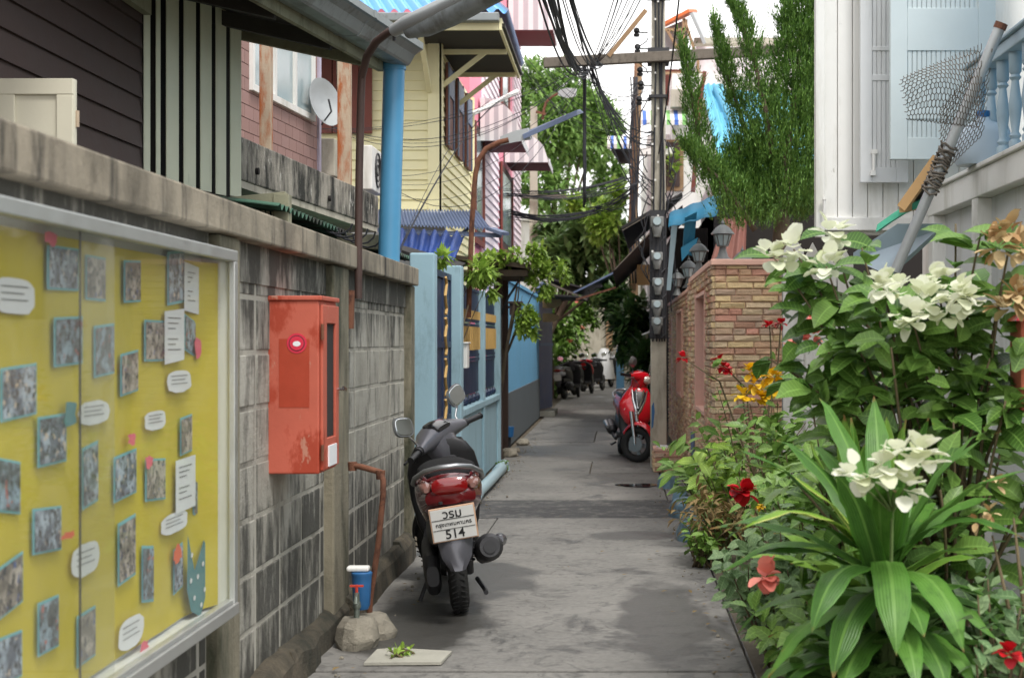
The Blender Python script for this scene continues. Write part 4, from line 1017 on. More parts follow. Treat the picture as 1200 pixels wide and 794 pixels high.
# ================================================================== STONE WALL
sw = thing('stone_wall', (.8,14,0), 'wall clad in tan and pink split stone with narrow window niches and a pink coping', 'wall')
Xw = .73
b = MB()
stone_face(b, (Xw,11.56),(1.26,11.56),0,1.93,.05,.2,.024)
stone_face(b, (Xw,14.8),(Xw,11.56),0,1.93,.05,.2,.03, holes=((14.8-13.9,14.8-12.45,.74,1.77),))
stone_face(b, (Xw+.015,22),(Xw+.015,15.1),0,1.86,.05,.2,.03, holes=((22-18.4,22-17.0,.72,1.72),(22-21.5,22-20.6,.3,1.7)))
stone_face(b, (Xw-.02,15.1),(Xw-.02,14.8),0,1.93,.05,.15,.03)
b.build('cladding', m_stone, sw)
b = MB()
for y0, y1 in ((11.56,12.45),(13.9,17.0),(18.4,22)): b.box(Xw+.012,Xw+.2,y0+.01,y1,0,1.925 if y1 < 18 else 1.85)
b.box(Xw+.012,Xw+.2,12.45,13.9,0,.74); b.box(Xw+.012,Xw+.2,12.45,13.9,1.77,1.925); b.box(Xw+.022,Xw+.2,17,18.4,0,.72); b.box(Xw+.022,Xw+.2,17,18.4,1.72,1.85)
b.box(Xw+.2,1.25,11.57,11.76,0,1.925); b.build('core', m_pinkcap, sw)
b = MB(); b.box(Xw-.03,1.27,11.52,11.78,1.93,1.975); b.box(Xw-.035,Xw+.22,11.781,15.12,1.93,1.975); b.box(Xw-.02,Xw+.22,15.121,22,1.86,1.9); b.build('coping', m_pinkcap, sw, bevel=.006)
for y0, y1, z0, z1 in ((12.45,13.9,.74,1.77),(17.0,18.4,.72,1.72)):
    b = MB(); b.box(Xw-.035,Xw+.14,y1-.07,y1-.002,z0,z1); b.box(Xw-.03,Xw+.14,y0+.002,y0+.04,z0,z1); b.box(Xw-.03,Xw+.14,y0+.041,y1-.071,z0,z0+.03); b.box(Xw-.03,Xw+.14,y0+.041,y1-.071,z1-.03,z1); nf = b.build('niche_frame', m_pinkcap, sw)
    b = MB(); b.box(Xw+.1,Xw+.13,y0+.041,y1-.071,z0+.03,z1-.03); b.build('niche_panel', m_redbrown, nf)
    b = MB()
    for k in range(5): y = y0+.12+k*(y1-y0-.25)/4; b.cyl((Xw+.06,y,z0+.03),(Xw+.06,y,z1-.03),.008,6)
    b.split('bar', m_darkmet, nf)
# lanterns on the wall
def lantern(loc, label, s=1.0):
    l = thing('wall_lantern', loc, label, 'lantern', 'grey lanterns along the stone wall'); o = Vector(loc)
    def at(prof, n=12): return MB().lathe([(r*s, z*s) for r, z in prof], o, n)
    at([(.075,0),(.072,.012),(.05,.03),(.036,.07),(.028,.105),(.03,.115),(.05,.12),(.05,.127)], 16).build('base', m_iron, l, smooth=True)
    at([(.045,.127),(.075,.215),(.078,.222),(.07,.23)], 8).build('glass', m_pane, l)
    b = MB()
    for k in range(8):
        t = k*math.pi/4; a = o+V(.047*math.cos(t),.047*math.sin(t),.127)*s; c = o+V(.079*math.cos(t),.079*math.sin(t),.222)*s; b.bar(a, c, .008*s, .008*s)
    b.torus((0,0,0), .077*s, .006*s, 20, 6); n0 = len(b.v)-120
    for i in range(n0, len(b.v)): p = b.v[i]; b.v[i] = o+V(p.y, p.z, p.x+.222*s)
    b.build('cage', m_iron, l)
    at([(.105,.226),(.1,.236),(.06,.285),(.03,.305),(.014,.312),(.018,.325),(.006,.345),(.003,.365)], 12).build('cap', m_iron, l, smooth=True)
lantern((.80,11.68,1.975), 'nearest grey lantern on the corner of the stone wall', .88)
lantern((.735,13.9,1.975), 'grey lantern second from the stone wall corner', .88)
lantern((.72,15.6,1.9), 'grey lantern third from the stone wall corner, before the teal sheet', .9)
lantern((.70,18.2,1.9), 'farthest and smallest grey lantern along the stone wall', .9)
lantern((1.05,12.9,1.85), 'grey lantern standing behind the top of the stone wall, mostly hidden', .85)
b = MB(); b.cyl((.60,12.3,0),(.60,12.3,.62),.018,10); tag(b.build('pipe_stub', m_slateblue), 'short upright blue grey pipe stub before the stone wall', 'pipe')

# ================================================================== behind the wall: teal sheet, dark awnings, shop house
ts = thing('teal_awning', (1.1,15.2,2.2), 'bent teal sheet awning hanging over the lanterns', 'awning')
b = MB(); corr(b, P(783,266,15),P(840,252,15),P(846,226,15.6),P(785,249,15.3), 3, .008); b.build('sheet', m_teal, ts, smooth='all')
b = MB(); b.sheet([P(803,255,15),P(817,248,15),P(812,300,15.2),P(800,297,15.2)], .02); b.sheet([P(798,290,15.1),P(818,278,15.1),P(816,286,15.1),P(799,306,15.1)], .015); b.split('fold', m_teal, ts)
b = MB(); b.bar(P(840,240,15.5),P(800,262,15.3),.05,.05); b.build('pole', m_conc, ts)
b = MB(); b.loft([[P(787,262,15.4),P(794,262,15.4),P(794,262,15.5),P(787,262,15.5)],[P(781,340,15.4),P(786,340,15.4),P(786,340,15.5),P(781,340,15.5)]]); tag(b.build('grey_post', m_pipepale), 'slanting pale grey plank behind the farther lanterns', 'post')
br = thing('brick_gable', (1.5,16,2), 'dark red brown tiled porch roof behind the lanterns', 'roof')
b = MB(); corr(b, (.92,15.6,2.1),(1.3,15.6,2.1),(1.4,16.6,2.7),(1.15,16.6,2.7), 3, .02); b.build('tiles', m_shutter, br)
sh = thing('shop_house', (2.2,20,0), 'dark timber building behind the stone wall with deep black awnings', 'house')
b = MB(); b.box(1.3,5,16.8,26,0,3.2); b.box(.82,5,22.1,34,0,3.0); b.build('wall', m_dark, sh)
b = MB(); b.box(1.28,1.3,17.5,19,.2,2.2) ; b.build('door', m_shutter, sh)
for i, (q, nm) in enumerate((([P(729,268,19),P(800,228,19),P(800,232,26),P(737,292,26)],'awning'),([P(718,318,17.6),P(762,272,17.6),P(800,240,17.6),P(800,262,24),P(722,338,24)],'awning'))):
    b = MB(); b.sheet(q, .03); b.build(nm, m_blackroof, sh)
b = MB(); b.bar(P(720,316,17.5),P(766,268,17.5),.012,.012); b.bar(P(729,270,18.95),P(770,246,18.95),.012,.012); b.split('edge_strip', m_wood, sh)
b = MB(); b.box(.24,.6,20,20.03,P(0,334,20).z,P(0,310,20).z); tag(b.build('plywood_board', m_ply), 'pale plywood board hanging under the black awnings', 'board')
b = MB(); b.bar(P(752,392,19),P(771,385,19),.03,.02); tag(b.build('metal_strip', m_grey), 'short bent grey metal strip under the black awnings', 'strip')
ps = MB(); ps.box(-.04,.11,33,33.2,0,2.2); pst = thing('painted_post', (.03,33.1,0), 'pale green post with a bright blue base at the right of the far alley', 'post'); ps.build('shaft', m_whitegrey, pst)
b = MB(); b.box(-.05,.12,32.98,33.22,0,1.2); b.build('painted_base', m_sky, pst)
# low sheets spanning the alley
for i, (q, m, lb) in enumerate((([P(640,326,27),P(690,340,27),P(692,346,29),P(645,336,29)], m_blackroof, 'left dark rusty sheet spanning the alley below the trees'),
     ([P(672,344,26),P(724,318,26),P(726,322,29),P(690,347,29)], m_slateblue, 'slanting slate blue sheet over the alley beside the black awnings'),
     ([P(638,346,26),P(690,349,26),P(690,353,28),P(638,352,28)], m_blackroof, 'lowest flat dark sheet over the alley'))):
    b = MB(); b.sheet(q, .03); tag(b.build('roof_sheet', m), lb, 'roof sheet')
b = MB(); b.bar(P(640,330,25.8),P(688,351,25.8),.03,.03); tag(b.build('timber_pole', m_wood), 'thin grey timber pole under the left dark sheet', 'pole')
b = MB(); b.bar(P(675,351,25.5),P(724,336,25.5),.03,.03); tag(b.build('timber_pole', m_rust), 'thin rusty pole under the slate blue sheet', 'pole')
for i, (x0,x1,y0,y1,lb) in enumerate(((636,659,348,361,'upper oval yellow board on the left of the alley'),(636,656,367,377,'lower oval yellow board on the left of the alley'))):
    a, c = P(x0,y1,27.2), P(x1,y0,27.2); b = MB(); pts = [(a.x,27.2,a.z),(c.x-.12,27.2,a.z),(c.x-.02,27.2,a.z+.05),(c.x,27.2,(a.z+c.z)/2),(c.x-.03,27.2,c.z-.04),(c.x-.14,27.2,c.z),(a.x,27.2,c.z)]
    b.sheet(pts, .05); tag(b.build('oval_board', m_ply, bevel=.008), lb, 'board', 'oval yellow boards')

# ================================================================== far end
far = thing('grey_house', (-.3,54,0), 'plain grey wall closing the far end of the alley', 'house')
b = MB(); b.box(-1.9,1.4,54,57,0,3.6); b.build('wall', m_conc, far)
b = MB(); b.box(-.45,-.2,53.9,53.98,0,2.9); b.build('door', m_woodpole, far)
b = MB(); b.box(-7,-1.8,30.2,44,0,2.4); tag(b.build('garden_wall', m_conc), 'grey garden wall hidden behind the far left bushes', 'wall')
b = MB(); b.box(.5,6,34.5,53,0,3.4); tag(b.build('far_house', m_conc), 'grey rendered house behind the dark plants on the far right', 'house')
b = MB(); b.box(-9,-1.9,46,56,0,5); b.box(-9.2,-1.7,45.8,56.2,5,5.2); tag(b.build('far_house', m_white), 'white house glimpsed through the leaves at the far end', 'house')

# far concrete pole with curved lamp
fp = thing('utility_pole', (-1.95,35,0), 'far concrete pole with a curved lamp arm in front of the green tree', 'utility pole')
b = MB(); b.loft([[V(-2.08,34.9,0),V(-1.84,34.9,0),V(-1.84,35.1,0),V(-2.08,35.1,0)],[V(-2.03,34.92,6.75),V(-1.88,34.92,6.75),V(-1.88,35.08,6.75),V(-2.03,35.08,6.75)]]); b.build('shaft', m_conc, fp)
b = MB(); b.tube([P(636,140,34.9),P(637,130,34.9),P(640,120,34.9),P(647,113,34.9),P(656,109,34.9)], .03, 8); b.bar(P(628,131,34.85),P(640,134,34.85),.04,.06); b.build('lamp_arm', m_rust, fp, smooth=True)
b = MB(); b.loft([[P(654,106,34.8),P(654,112,34.8),P(655,111,35.1),P(655,106,35.1)],[P(664,103,34.7),P(665,115,34.7),P(665,114,35.2),P(664,103,35.2)],[P(675,104,34.7),P(674,113,34.7),P(675,112,35.2),P(676,104,35.2)]]); b.build('lamp_head', m_grey, fp)
b = MB(); b.bar(P(604,230,34.8),P(690,231,34.8),.07,.09); b.build('crossbar', m_wood, fp)
# brown timber pole next to main pole
tpz = thing('timber_pole', (.27,27,0), 'brown timber pole wrapped in cables just left of the concrete utility pole', 'utility pole')
b = MB(); b.tube([P(743,486,27),P(742,250,27),P(746,150,27),P(748,72,27)], [.085,.085,.08,.075], 10); b.build('shaft', m_woodpole, tpz, smooth=True)
b = MB()
for k in range(5): b.tube([P(739+k*2.2+1.5*math.sin(j*1.1+k), 90+j*22, 26.85) for j in range(12)], .014, 5)
b.split('riser_cable', m_cable, tpz, smooth='all')
b = MB(); rs = random.Random(21)
for k in range(12):
    z0 = rs.uniform(2.6,4.6); L_k = rs.uniform(.3,1.1); x0 = rs.choice((.31,.33,.5,.54)); pts = []
    for j in range(10):
        t = j/9; pts.append(V(x0+rs.uniform(-.02,.02)-.12*math.sin(t*math.pi)*(1 if x0 < .42 else -.6)*rs.uniform(.5,1.2), Yp-.14+rs.uniform(-.03,.03), z0-L_k*t))
    b.tube(pts, .0065, 5)
b.split('loose_wire', m_cable, mp, smooth='all')
vb = thing('cable_drop', P(686,236,17), 'thick vertical bundle of black cables hanging below the left crossbar arm', 'cable')
b = MB()
for k in range(6): b.tube([P(685+1.1*math.sin(k*2.1+j*.7), 72+j*15+ (k%3)*3, 16.2+.03*k) for j in range(12)], .012, 5)
b.split('cable', m_cable, vb, smooth='all')

# ================================================================== overhead cables
def cable(p, q, sag, r=.012, n=14, wob=0):
    pts = [p.lerp(q, i/n)+V(wob*math.sin(i*1.9), 0, -sag*4*(i/n)*(1-i/n)+wob*math.cos(i*2.3)) for i in range(n+1)]
    return MB().tube(pts, r, 5)
def bundle(n, pa, pb, sp_a, sp_b, sag, label, group, r=.011, vy=.3):
    for k in range(int(n*1.6)):
        a = P(pa[0]+rnd(-1,1)*sp_a, pa[1]+rnd(-1,1)*sp_a*.4, pa[2]); c = P(pb[0]+rnd(-1,1)*sp_b, pb[1]+rnd(-1,1)*sp_b*vy, pb[2])
        o = cable(a, c, sag*rnd(.5,1.5), r*.5*rnd(.7,1.3)).build('overhead_cable', m_cable, smooth='all'); tag(o, label, 'cable', group)
bundle(11, (630,-60,9), (688,84,16.2), 16, 8, .25, 'black cable of the thick bundle sweeping from the top left down to the crossbar', 'left overhead cable bundle', .012)
bundle(7, (655,-50,9.5), (702,76,16.2), 10, 6, .2, 'black cable of the thinner bundle just right of the thick one, above the crossbar', 'second overhead cable bundle', .010)
bundle(9, (692,80,16.2), (765,200,16.2), 6, 3, .22, 'black cable drooping from the crossbar down to the utility pole', 'drooping cables beside the pole', .011, 20)
bundle(6, (692,80,16.2), (755,-60,11), 5, 26, .1, 'black cable rising from the left crossbar arm past the utility pole top', 'rising cables by the pole top', .009)
bundle(6, (600,225,26), (742,210,26.8), 14, 14, .15, 'black cable of the slack far bundle crossing in front of the tree', 'far slack cable bundle', .017)
bundle(8, (596,250,27), (700,246,27), 12, 8, .12, 'black cable of the tangle low in front of the far pole', 'low far cable tangle', .02)
bundle(5, (700,246,27), (748,215,26.8), 12, 12, .15, 'black cable of the far tangle rising to the timber pole', 'far tangle rising cables', .018)
bundle(5, (748,100,26.8), (690,78,16.3), 8, 5, .5, 'thin cable looping between the timber pole and the crossbar', 'looping cables by the timber pole', .008)
bundle(4, (380,150,14.5), (690,74,16.2), 12, 4, .3, 'thin black wire crossing in front of the yellow house towards the crossbar', 'thin wires over the yellow house', .006)
bundle(3, (430,205,14), (690,80,16.2), 20, 4, .5, 'slack thin wire passing low across the yellow house side', 'slack wires by the yellow house', .006)
bundle(6, (640,70,17), (762,120,16.25), 40, 2, .35, 'thin loose wire slung untidily between the crossbar arm and the pole', 'untidy thin wires left of the pole', .007, 30)
bundle(2, (470,300,12), (600,110,19), 12, 6, -.4, 'thin wire climbing from the blue tarpaulin up past the pink house', 'climbing wires by the pink house', .007)
bundle(3, (775,235,16.2), (830,180,22), 4, 10, .2, 'thin wire from the utility pole towards the building behind the juniper', 'wires behind the juniper', .007)
b = cable(P(772,180,16.2), P(800,-40,12), .1, .008); tag(b.build('overhead_cable', m_cable), 'single thin wire rising steeply right of the utility pole', 'cable')

# ================================================================== white building behind pole & juniper
Yb = 28.0
wb = thing('apartment_building', (3,30,0), 'white rendered building with striped awnings and a rooftop shelter behind the utility pole', 'building')
b = MB(); b.box(.55,.98,Yb+1,38,0,5.3); b.box(.985,9,Yb,38,0,P(0,86,Yb).z); b.build('wall', m_white, wb)
b = MB(); b.box(.95,9,Yb-.3,Yb-.02,P(0,128,Yb).z,P(0,108,Yb).z); b.build('ledge', m_conc, wb)
b = MB(); x0, x1, z0, z1 = P(779,0,Yb).x, P(801,0,Yb).x, P(0,224,Yb).z, P(0,164,Yb).z
b.box(x0,x1,Yb-.04,Yb-.01,z0,z1); f = b.build('window', m_woodpole, wb); b = MB(); b.box(x0+.02,x1-.07,Yb-.06,Yb-.042,z0+.08,z1-.05); b.build('pane', m_darkwood, f)
def striped(parent, x0, x1, yt, yb, Y, n, proj):
    cols = [m_white, M('stripe_blue',srgb(70,110,190)), m_white, M('stripe_green',srgb(130,190,110))]
    a, c = P(x0,yt,Y), P(x1,yb,Y); root = None
    for k in range(n):
        X0, X1 = a.x+(c.x-a.x)*k/n, a.x+(c.x-a.x)*(k+1)/n; b = MB()
        b.sheet([(X0,Y-proj,c.z),(X1,Y-proj,c.z),(X1,Y,a.z),(X0,Y,a.z)], .012); b.sheet([(X0,Y-proj,c.z-.08),(X1,Y-proj,c.z-.08),(X1,Y-proj,c.z),(X0,Y-proj,c.z)], .012)
        if root is None: root = b.build('awning', cols[0], parent)
        else: b.build('stripe', cols[k % 4], root)
striped(wb, 748, 803, 130, 146, Yb-.02, 12, .5)
striped(wb, 712, 738, 160, 174, Yb+1, 7, .6)
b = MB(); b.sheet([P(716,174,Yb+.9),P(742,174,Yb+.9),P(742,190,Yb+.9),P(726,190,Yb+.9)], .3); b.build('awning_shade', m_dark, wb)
b = MB(); b.box(P(745,0,Yb).x,1.0,Yb-.4,Yb-.1,P(0,184,Yb).z,P(0,176,Yb).z) ; b.build('small_ledge', m_white, wb)
b = MB(); Ys = Yb+.5; b.sheet([P(774,32,Ys),P(808,14,Ys),P(818,14,Ys+3),P(780,32,Ys+3)], .06); b.build('shelter_roof', M('orange_roof',srgb(206,110,60)), wb)
b = MB(); b.sheet([P(808,16,Ys),P(824,52,Ys),P(826,52,Ys+3),P(818,16,Ys+3)], .06); b.sheet([P(777,34,Ys+2),P(806,22,Ys+2),P(806,58,Ys+2),P(780,58,Ys+2)], .04); b.build('shelter_sheet', m_grey, wb)
b = MB()
for p, q in (((776,34),(776,86)),((801,22),(801,70)),((776,35),(806,35)),((782,36),(796,60)),((802,22),(814,60)),((818,62),(818,86)),((774,86),(826,86)),((774,70),(800,70))): b.bar(P(*p,Ys-.05),P(*q,Ys-.05),.05,.05)
b.split('shelter_frame', m_woodpole, wb)
b = MB(); b.box(P(776,0,Ys).x,P(802,0,Ys).x,Ys+1,Ys+2,P(0,86,Ys).z-.3,P(0,70,Ys).z); b.build('roof_store', m_redbrown, wb)
b = MB(); b.box(P(856,0,32).x,P(885,0,32).x,32,36,5,P(0,50,32).z); b.build('roof_room', m_sky, wb)
b = MB(); b.box(P(815,0,31).x,P(960,0,31).x,30,36,5.2,P(0,56,31).z); b.build('roof_wall', M('pale_lilac_wall',srgb(222,214,216)), wb)
b = MB(); b.box(P(812,0,29.5).x,P(972,0,29.5).x,29,29.3,P(0,57,29.5).z,P(0,50,29.5).z); b.build('roof_rail', m_conc, wb)
# cyan tiled roof
cr_ = thing('cyan_tiled_roof', (2,21,3.4), 'cyan glazed tile roof showing through gaps in the juniper', 'roof')
b = MB(); q0, q1, q2, q3 = P(822,100,22), P(842,100,22), P(884,215,20.4), P(842,185,20.4)
for r in range(6):
    t0, t1 = r/6, (r+1)/6; a, c, d, e = q0.lerp(q3,t0), q1.lerp(q2,t0), q1.lerp(q2,t1), q0.lerp(q3,t1); corr(b, e-V(0,0,.02), d-V(0,0,.02), c+V(0,0,.02), a+V(0,0,.02), 3, .02, .012)
b.build('tile', m_cyantile, cr_, smooth=True)
b = MB(); b.tube([P(842,104,21.9),P(862,150,21.2),P(886,215,20.3)], .09, 12); b.build('ridge_tile', m_cyantile, cr_, smooth=True)
b = MB(); b.sheet([P(846,104,22.2),P(950,112,22.2),P(960,215,21),P(888,215,21)], .05); b.build('far_slope', m_cyantile, cr_)
b = MB(); b.bar(P(819,128,21),P(826,84,21),.06,.05); b.bar(P(822,100,20.9),P(812,225,20.9),.07,.06); b.build('gable_board', m_redbrown, cr_)
b = MB(); b.box(1.3,4.6,20.8,24,2.4,3.6); b.build('wall', m_white, cr_)

# ================================================================== WHITE HOUSE on the right
wh = thing('white_house', (2.4,8.5,0), 'white boarded house with open pale shutters and a veranda on the right', 'house')
Yh = 9.2
b = MB(); b.box(1.2,4.5,Yh+.02,Yh+.12,2.0,6); b.box(2.2,4.5,Yh+.13,11.0,0,6); b.build('wall', m_white, wh)
b = MB(); x = 1.235
while x < 2.3:
    b.box(x,x+.088,Yh-.002,Yh+.019,2.04,4.6); x += .092
b.build('plank', m_white, wh, bevel=.004)
b = MB(); b.box(1.19,1.245,Yh-.03,Yh+.018,1.98,4.6); b.box(1.246,2.3,Yh-.035,Yh-.003,2.02,2.10); b.build('trim', m_white, wh, bevel=.004)
def shutter(x0, x1, y0, y1, Y, mat, panels, name='shutter', fr=.05):
    a, c = P(x0,y1,Y), P(x1,y0,Y); b = MB(); b.box(a.x,c.x,Y,Y+.03,a.z,c.z); s = b.build(name, mat, wh, bevel=.003); b = MB()
    b.box(a.x,a.x+fr,Y-.014,Y-.001,a.z,c.z); b.box(c.x-fr,c.x,Y-.014,Y-.001,a.z,c.z); b.box(a.x+fr,c.x-fr,Y-.014,Y-.001,a.z,a.z+fr*1.3)
    for (p0, p1) in panels:
        z0, z1 = P(0,p0,Y).z, P(0,p1,Y).z; b.box(a.x+fr,c.x-fr,Y-.014,Y-.001,min(z0,z1),max(z0,z1))
    b.build('frame', mat, s, bevel=.003); b = MB(); n = int((c.x-a.x-2*fr)/.028)
    for k in range(n): xx = a.x+fr+.028*k; b.box(xx+.003,xx+.026,Y-.008,Y-.001,a.z+fr*1.3,c.z)
    b.build('panel', mat, s, bevel=.002)
    return s
s1 = shutter(1008,1064,-80,214,Yh-.10,m_whitegrey,((95,88),(60,55)),fr=.07)
b = MB(); q = P(1024,190,Yh-.13); b.cyl(q-V(0,0,.07),q+V(0,0,.07),.01,8); b.box(q.x-.015,q.x+.02,q.y-.01,q.y+.02,q.z+.05,q.z+.075); b.box(q.x-.02,q.x+.01,q.y-.01,q.y+.02,q.z-.08,q.z-.05); b.build('bolt', m_white, s1)
s2_ = shutter(1043,1166,-80,187,Yh-.30,m_shutgrey,((60,10),(140,128)),fr=.10)
b = MB(); q = P(966,240,Yh-.06); b.cyl(q-V(0,0,.05),q+V(0,0,.05),.008,8); b.box(q.x-.012,q.x+.012,q.y-.01,q.y+.01,q.z+.03,q.z+.045); b.build('bolt', m_white, wh)
# veranda parapet
Xv = 1.86
b = MB()
zt, zb = 2.24, 2.10
b.box(Xv,Xv+.16,4.5,Yh-.04,zb,zt); b.box(Xv-.02,Xv+.18,4.5,Yh-.05,zt,zt+.025); b.build('parapet_beam', m_white, wh, bevel=.006)
b = MB()
for y in (4.9,6.4,7.9,9.02): b.box(Xv+.005,Xv+.15,y,y+.13,0,zb-.001)
b.split('post', m_white, wh, bevel=.005)
b = MB(); b.box(Xv+.08,Xv+.12,4.5,Yh,0,zb-.002); b.build('panel_wall', m_whitegrey, wh)
b = MB(); b.box(Xv+.16,4.5,4.5,Yh-.05,2.0,2.1); b.build('veranda_floor', m_conc, wh)
vr = thing('veranda_railing', (1.95,7.4,2.26), 'blue grey turned baluster railing on the white veranda', 'railing')
z0 = 2.265; b = MB(); b.box(Xv+.03,Xv+.13,5.2,8.3,z0+.50,z0+.56); b.box(Xv+.01,Xv+.15,5.2,8.3,z0+.561,z0+.58); b.build('handrail', m_balu, vr, bevel=.006)
for k in range(9):
    y = 8.15-.24*k; b = MB()
    b.lathe([(.03,0),(.032,.06),(.02,.075),(.03,.09),(.018,.11),(.03,.2),(.034,.24),(.026,.3),(.018,.36),(.03,.375),(.02,.39),(.032,.405),(.032,.50)], (Xv+.08,y,z0), 12); b.build('baluster', m_balu, vr, smooth=True)
b = MB(); b.box(Xv+.6,Xv+.68,5,9,2.2,5); b.box(Xv+.55,Xv+.6,5,9,2.3,4.4); tag(b.build('blue_partition', m_sky), 'light blue boarded partition behind the veranda railing', 'partition')
# jug
jc = P(1143,205,7.9); jug = thing('plastic_jug', (jc.x+.04,jc.y,2.265), 'milky plastic jug with a blue cap standing on the veranda edge', 'jug')
b = MB(); b.loft_z([(2.265,0,.13,.1),(2.30,0,.15,.11),(2.42,.0,.14,.105),(2.47,0,.10,.08),(2.495,0,.04,.04),(2.515,0,.03,.03)], 20, 3.2); b.xf(Matrix.Translation((jc.x+.04,jc.y,0))); b.build('body', m_jug, jug, smooth=True)
b = MB(); b.lathe([(.034,0),(.036,.02),(.034,.035)], (jc.x+.04,jc.y,2.512), 14); b.build('cap', m_bluecap, jug, smooth=True)
b = MB(); b.tube([(jc.x+.1,jc.y,2.48),(jc.x+.15,jc.y,2.5),(jc.x+.17,jc.y,2.44),(jc.x+.16,jc.y,2.38)], .013, 8); b.build('handle', m_jug, jug, smooth=True)
# long grey pole with wire net
npole = thing('net_pole', P(1047,315,7.5), 'long grey pole with a torn wire mesh net tied to it, leaning on the veranda', 'net')
A, B = P(1049,318,7.45), P(1171,34,7.2)
b = MB(); b.tube([A,A.lerp(B,.5)+V(.004,0,.0),B], .027, 12); b.build('pole', m_grey, npole, smooth=True)
b = MB(); b.tube([B,B+(B-A).normalized()*.03], .031, 12); b.build('rusty_tip', m_rust, npole)
b = MB()
rs = random.Random(4)
for k in range(16):
    t = .34+.012*k; c = A.lerp(B,t); n = (B-A).normalized(); a1 = n.cross(V(0,1,0)).normalized(); a2 = n.cross(a1)
    pts = [c+n*(rs.uniform(-.02,.02)*math.sin(j))+(a1*math.cos(j*math.pi/4)+a2*math.sin(j*math.pi/4))*(.034+rs.uniform(0,.012)) for j in range(9)]; b.tube(pts, .006, 5)
b.build('lashing', m_wood, npole, smooth='all')
def hexnet(b, f, nu, nv, r):
    def pt(u, v): return f(u/nu, v/nv)
    for j in range(nv):
        for i in range(nu):
            u, v = i+(.5 if j % 2 else 0), j
            p0, p1, p2, p3 = pt(u,v+.33), pt(u+.5,v), pt(u+1,v+.33), pt(u+1,v+1)
            for a, c in ((p0,p1),(p1,p2),(p2,p3)): b.tube([a,c], r, 3)
b = MB()
p00, p10, p11, p01 = P(1050,125,7.3), P(1082,168,7.3), P(1135,210,7.3), P(1160,52,7.2)
q0, q1, q2, q3 = P(1052,92,7.15), P(1148,52,7.2), P(1148,150,7.25), P(1062,140,7.3)
hexnet(b, lambda u,v: q3.lerp(q2,u).lerp(q0.lerp(q1,u),v)+V(0,-.13*math.sin(math.pi*min(1,u*1.0))*math.sin(math.pi*v)*1.2,.03*math.sin(u*5)*math.sin(math.pi*v)), 22, 12, .0022)
w0, w1, w2, w3 = P(1100,128,7.32), P(1160,60,7.2), P(1150,160,7.4), P(1100,210,7.4)
hexnet(b, lambda u,v: w3.lerp(w2,u).lerp(w0.lerp(w1,u),v)+V(0,.05*math.sin(math.pi*u),0), 13, 18, .0022)
b.build('wire_mesh', m_net, npole)
# frame board and green net lying on parapet
b = MB(); q = [P(1056,247,7.6),P(1062,240,7.6),P(1100,186,7.5),P(1096,187,7.5)]
fbd = thing('wooden_frame', P(1075,240,7.6), 'small tilted wooden tray leaning on the grey pole', 'tray')
b.bar(P(1057,244,7.6),P(1099,185,7.5),.03,.05); b.bar(P(1080,240,7.9),P(1108,190,7.8),.03,.05); b.bar(P(1057,243,7.6),P(1080,239,7.9),.03,.05); b.build('rim', m_ply, fbd)
b = MB(); b.sheet([P(1059,241,7.62),P(1099,187,7.52),P(1108,192,7.8),P(1080,238,7.9)], .008); b.build('base', m_darkwood, fbd)
b = MB(); b.loft([[P(x,y,7.7), P(x+2,y-9,7.7), P(x+6,y-12,7.85), P(x+6,y-2,7.85)] for x, y in ((1026,272),(1040,262),(1056,252),(1070,246),(1084,240))]); tag(b.build('green_netting', m_greennet), 'strip of sea green netting folded under the wooden tray', 'netting')
b = MB(); b.sheet([P(1000,304,8.6),P(1000,296,8.6),P(1052,262,8.0),P(1098,262,7.6),P(1098,270,7.6),P(1040,322,7.9)], .03); tag(b.build('slanting_sheet', m_balu), 'blue grey sheet sloping down beside the veranda, below the netting', 'sheet')
# picket tops and post
pk = thing('white_picket_gate', (1.3,10.9,1.4), 'weathered white picket gate between the stone wall and the white house', 'gate')
for x0, x1, yt in ((918,942,276),(943,962,284),(964,980,290),(982,1000,292)):
    b = MB(); q = [P(x0,560,10.9),P(x1,560,10.9),P(x1,yt+18,10.9),P((x0+x1)/2,yt,10.9),P(x0,yt+18,10.9)]; b.sheet(q, -.025); b.build('picket', m_white, pk)
b = MB(); b.bar(P(916,330,10.95),P(1000,330,10.95),.03,.06); b.build('rail', m_whitegrey, pk)
b = MB(); b.tube([P(921,300,11.2),P(923,360,11.2),P(922,600,11.2)], .04, 10); tag(b.build('gate_post', m_grey, smooth=True), 'round grey gate post beside the stone wall end', 'post')
b = MB(); b.box(1.27,1.9,10.3,10.4,0,1.5); tag(b.build('garden_wall', m_white), 'low white garden wall under the picket gate', 'wall')
# terracotta bird house at right edge
bh = thing('bird_house', P(1197,420,5.2), 'terracotta red lantern box hanging at the right edge among the bracts', 'lantern')
b = MB(); a, c = P(1192,480,5.2), P(1212,376,5.2); b.box(a.x,c.x,5.15,5.3,a.z,c.z); b.build('body', m_terra, bh, bevel=.004)
b = MB(); b.loft([[V(a.x-.03,5.1,c.z),V(c.x+.03,5.1,c.z),V(c.x+.03,5.35,c.z),V(a.x-.03,5.35,c.z)],[V(a.x+.02,5.2,c.z+.04),V(c.x-.02,5.2,c.z+.04),V(c.x-.02,5.25,c.z+.04),V(a.x+.02,5.25,c.z+.04)]]); b.build('roof', m_scred, bh)

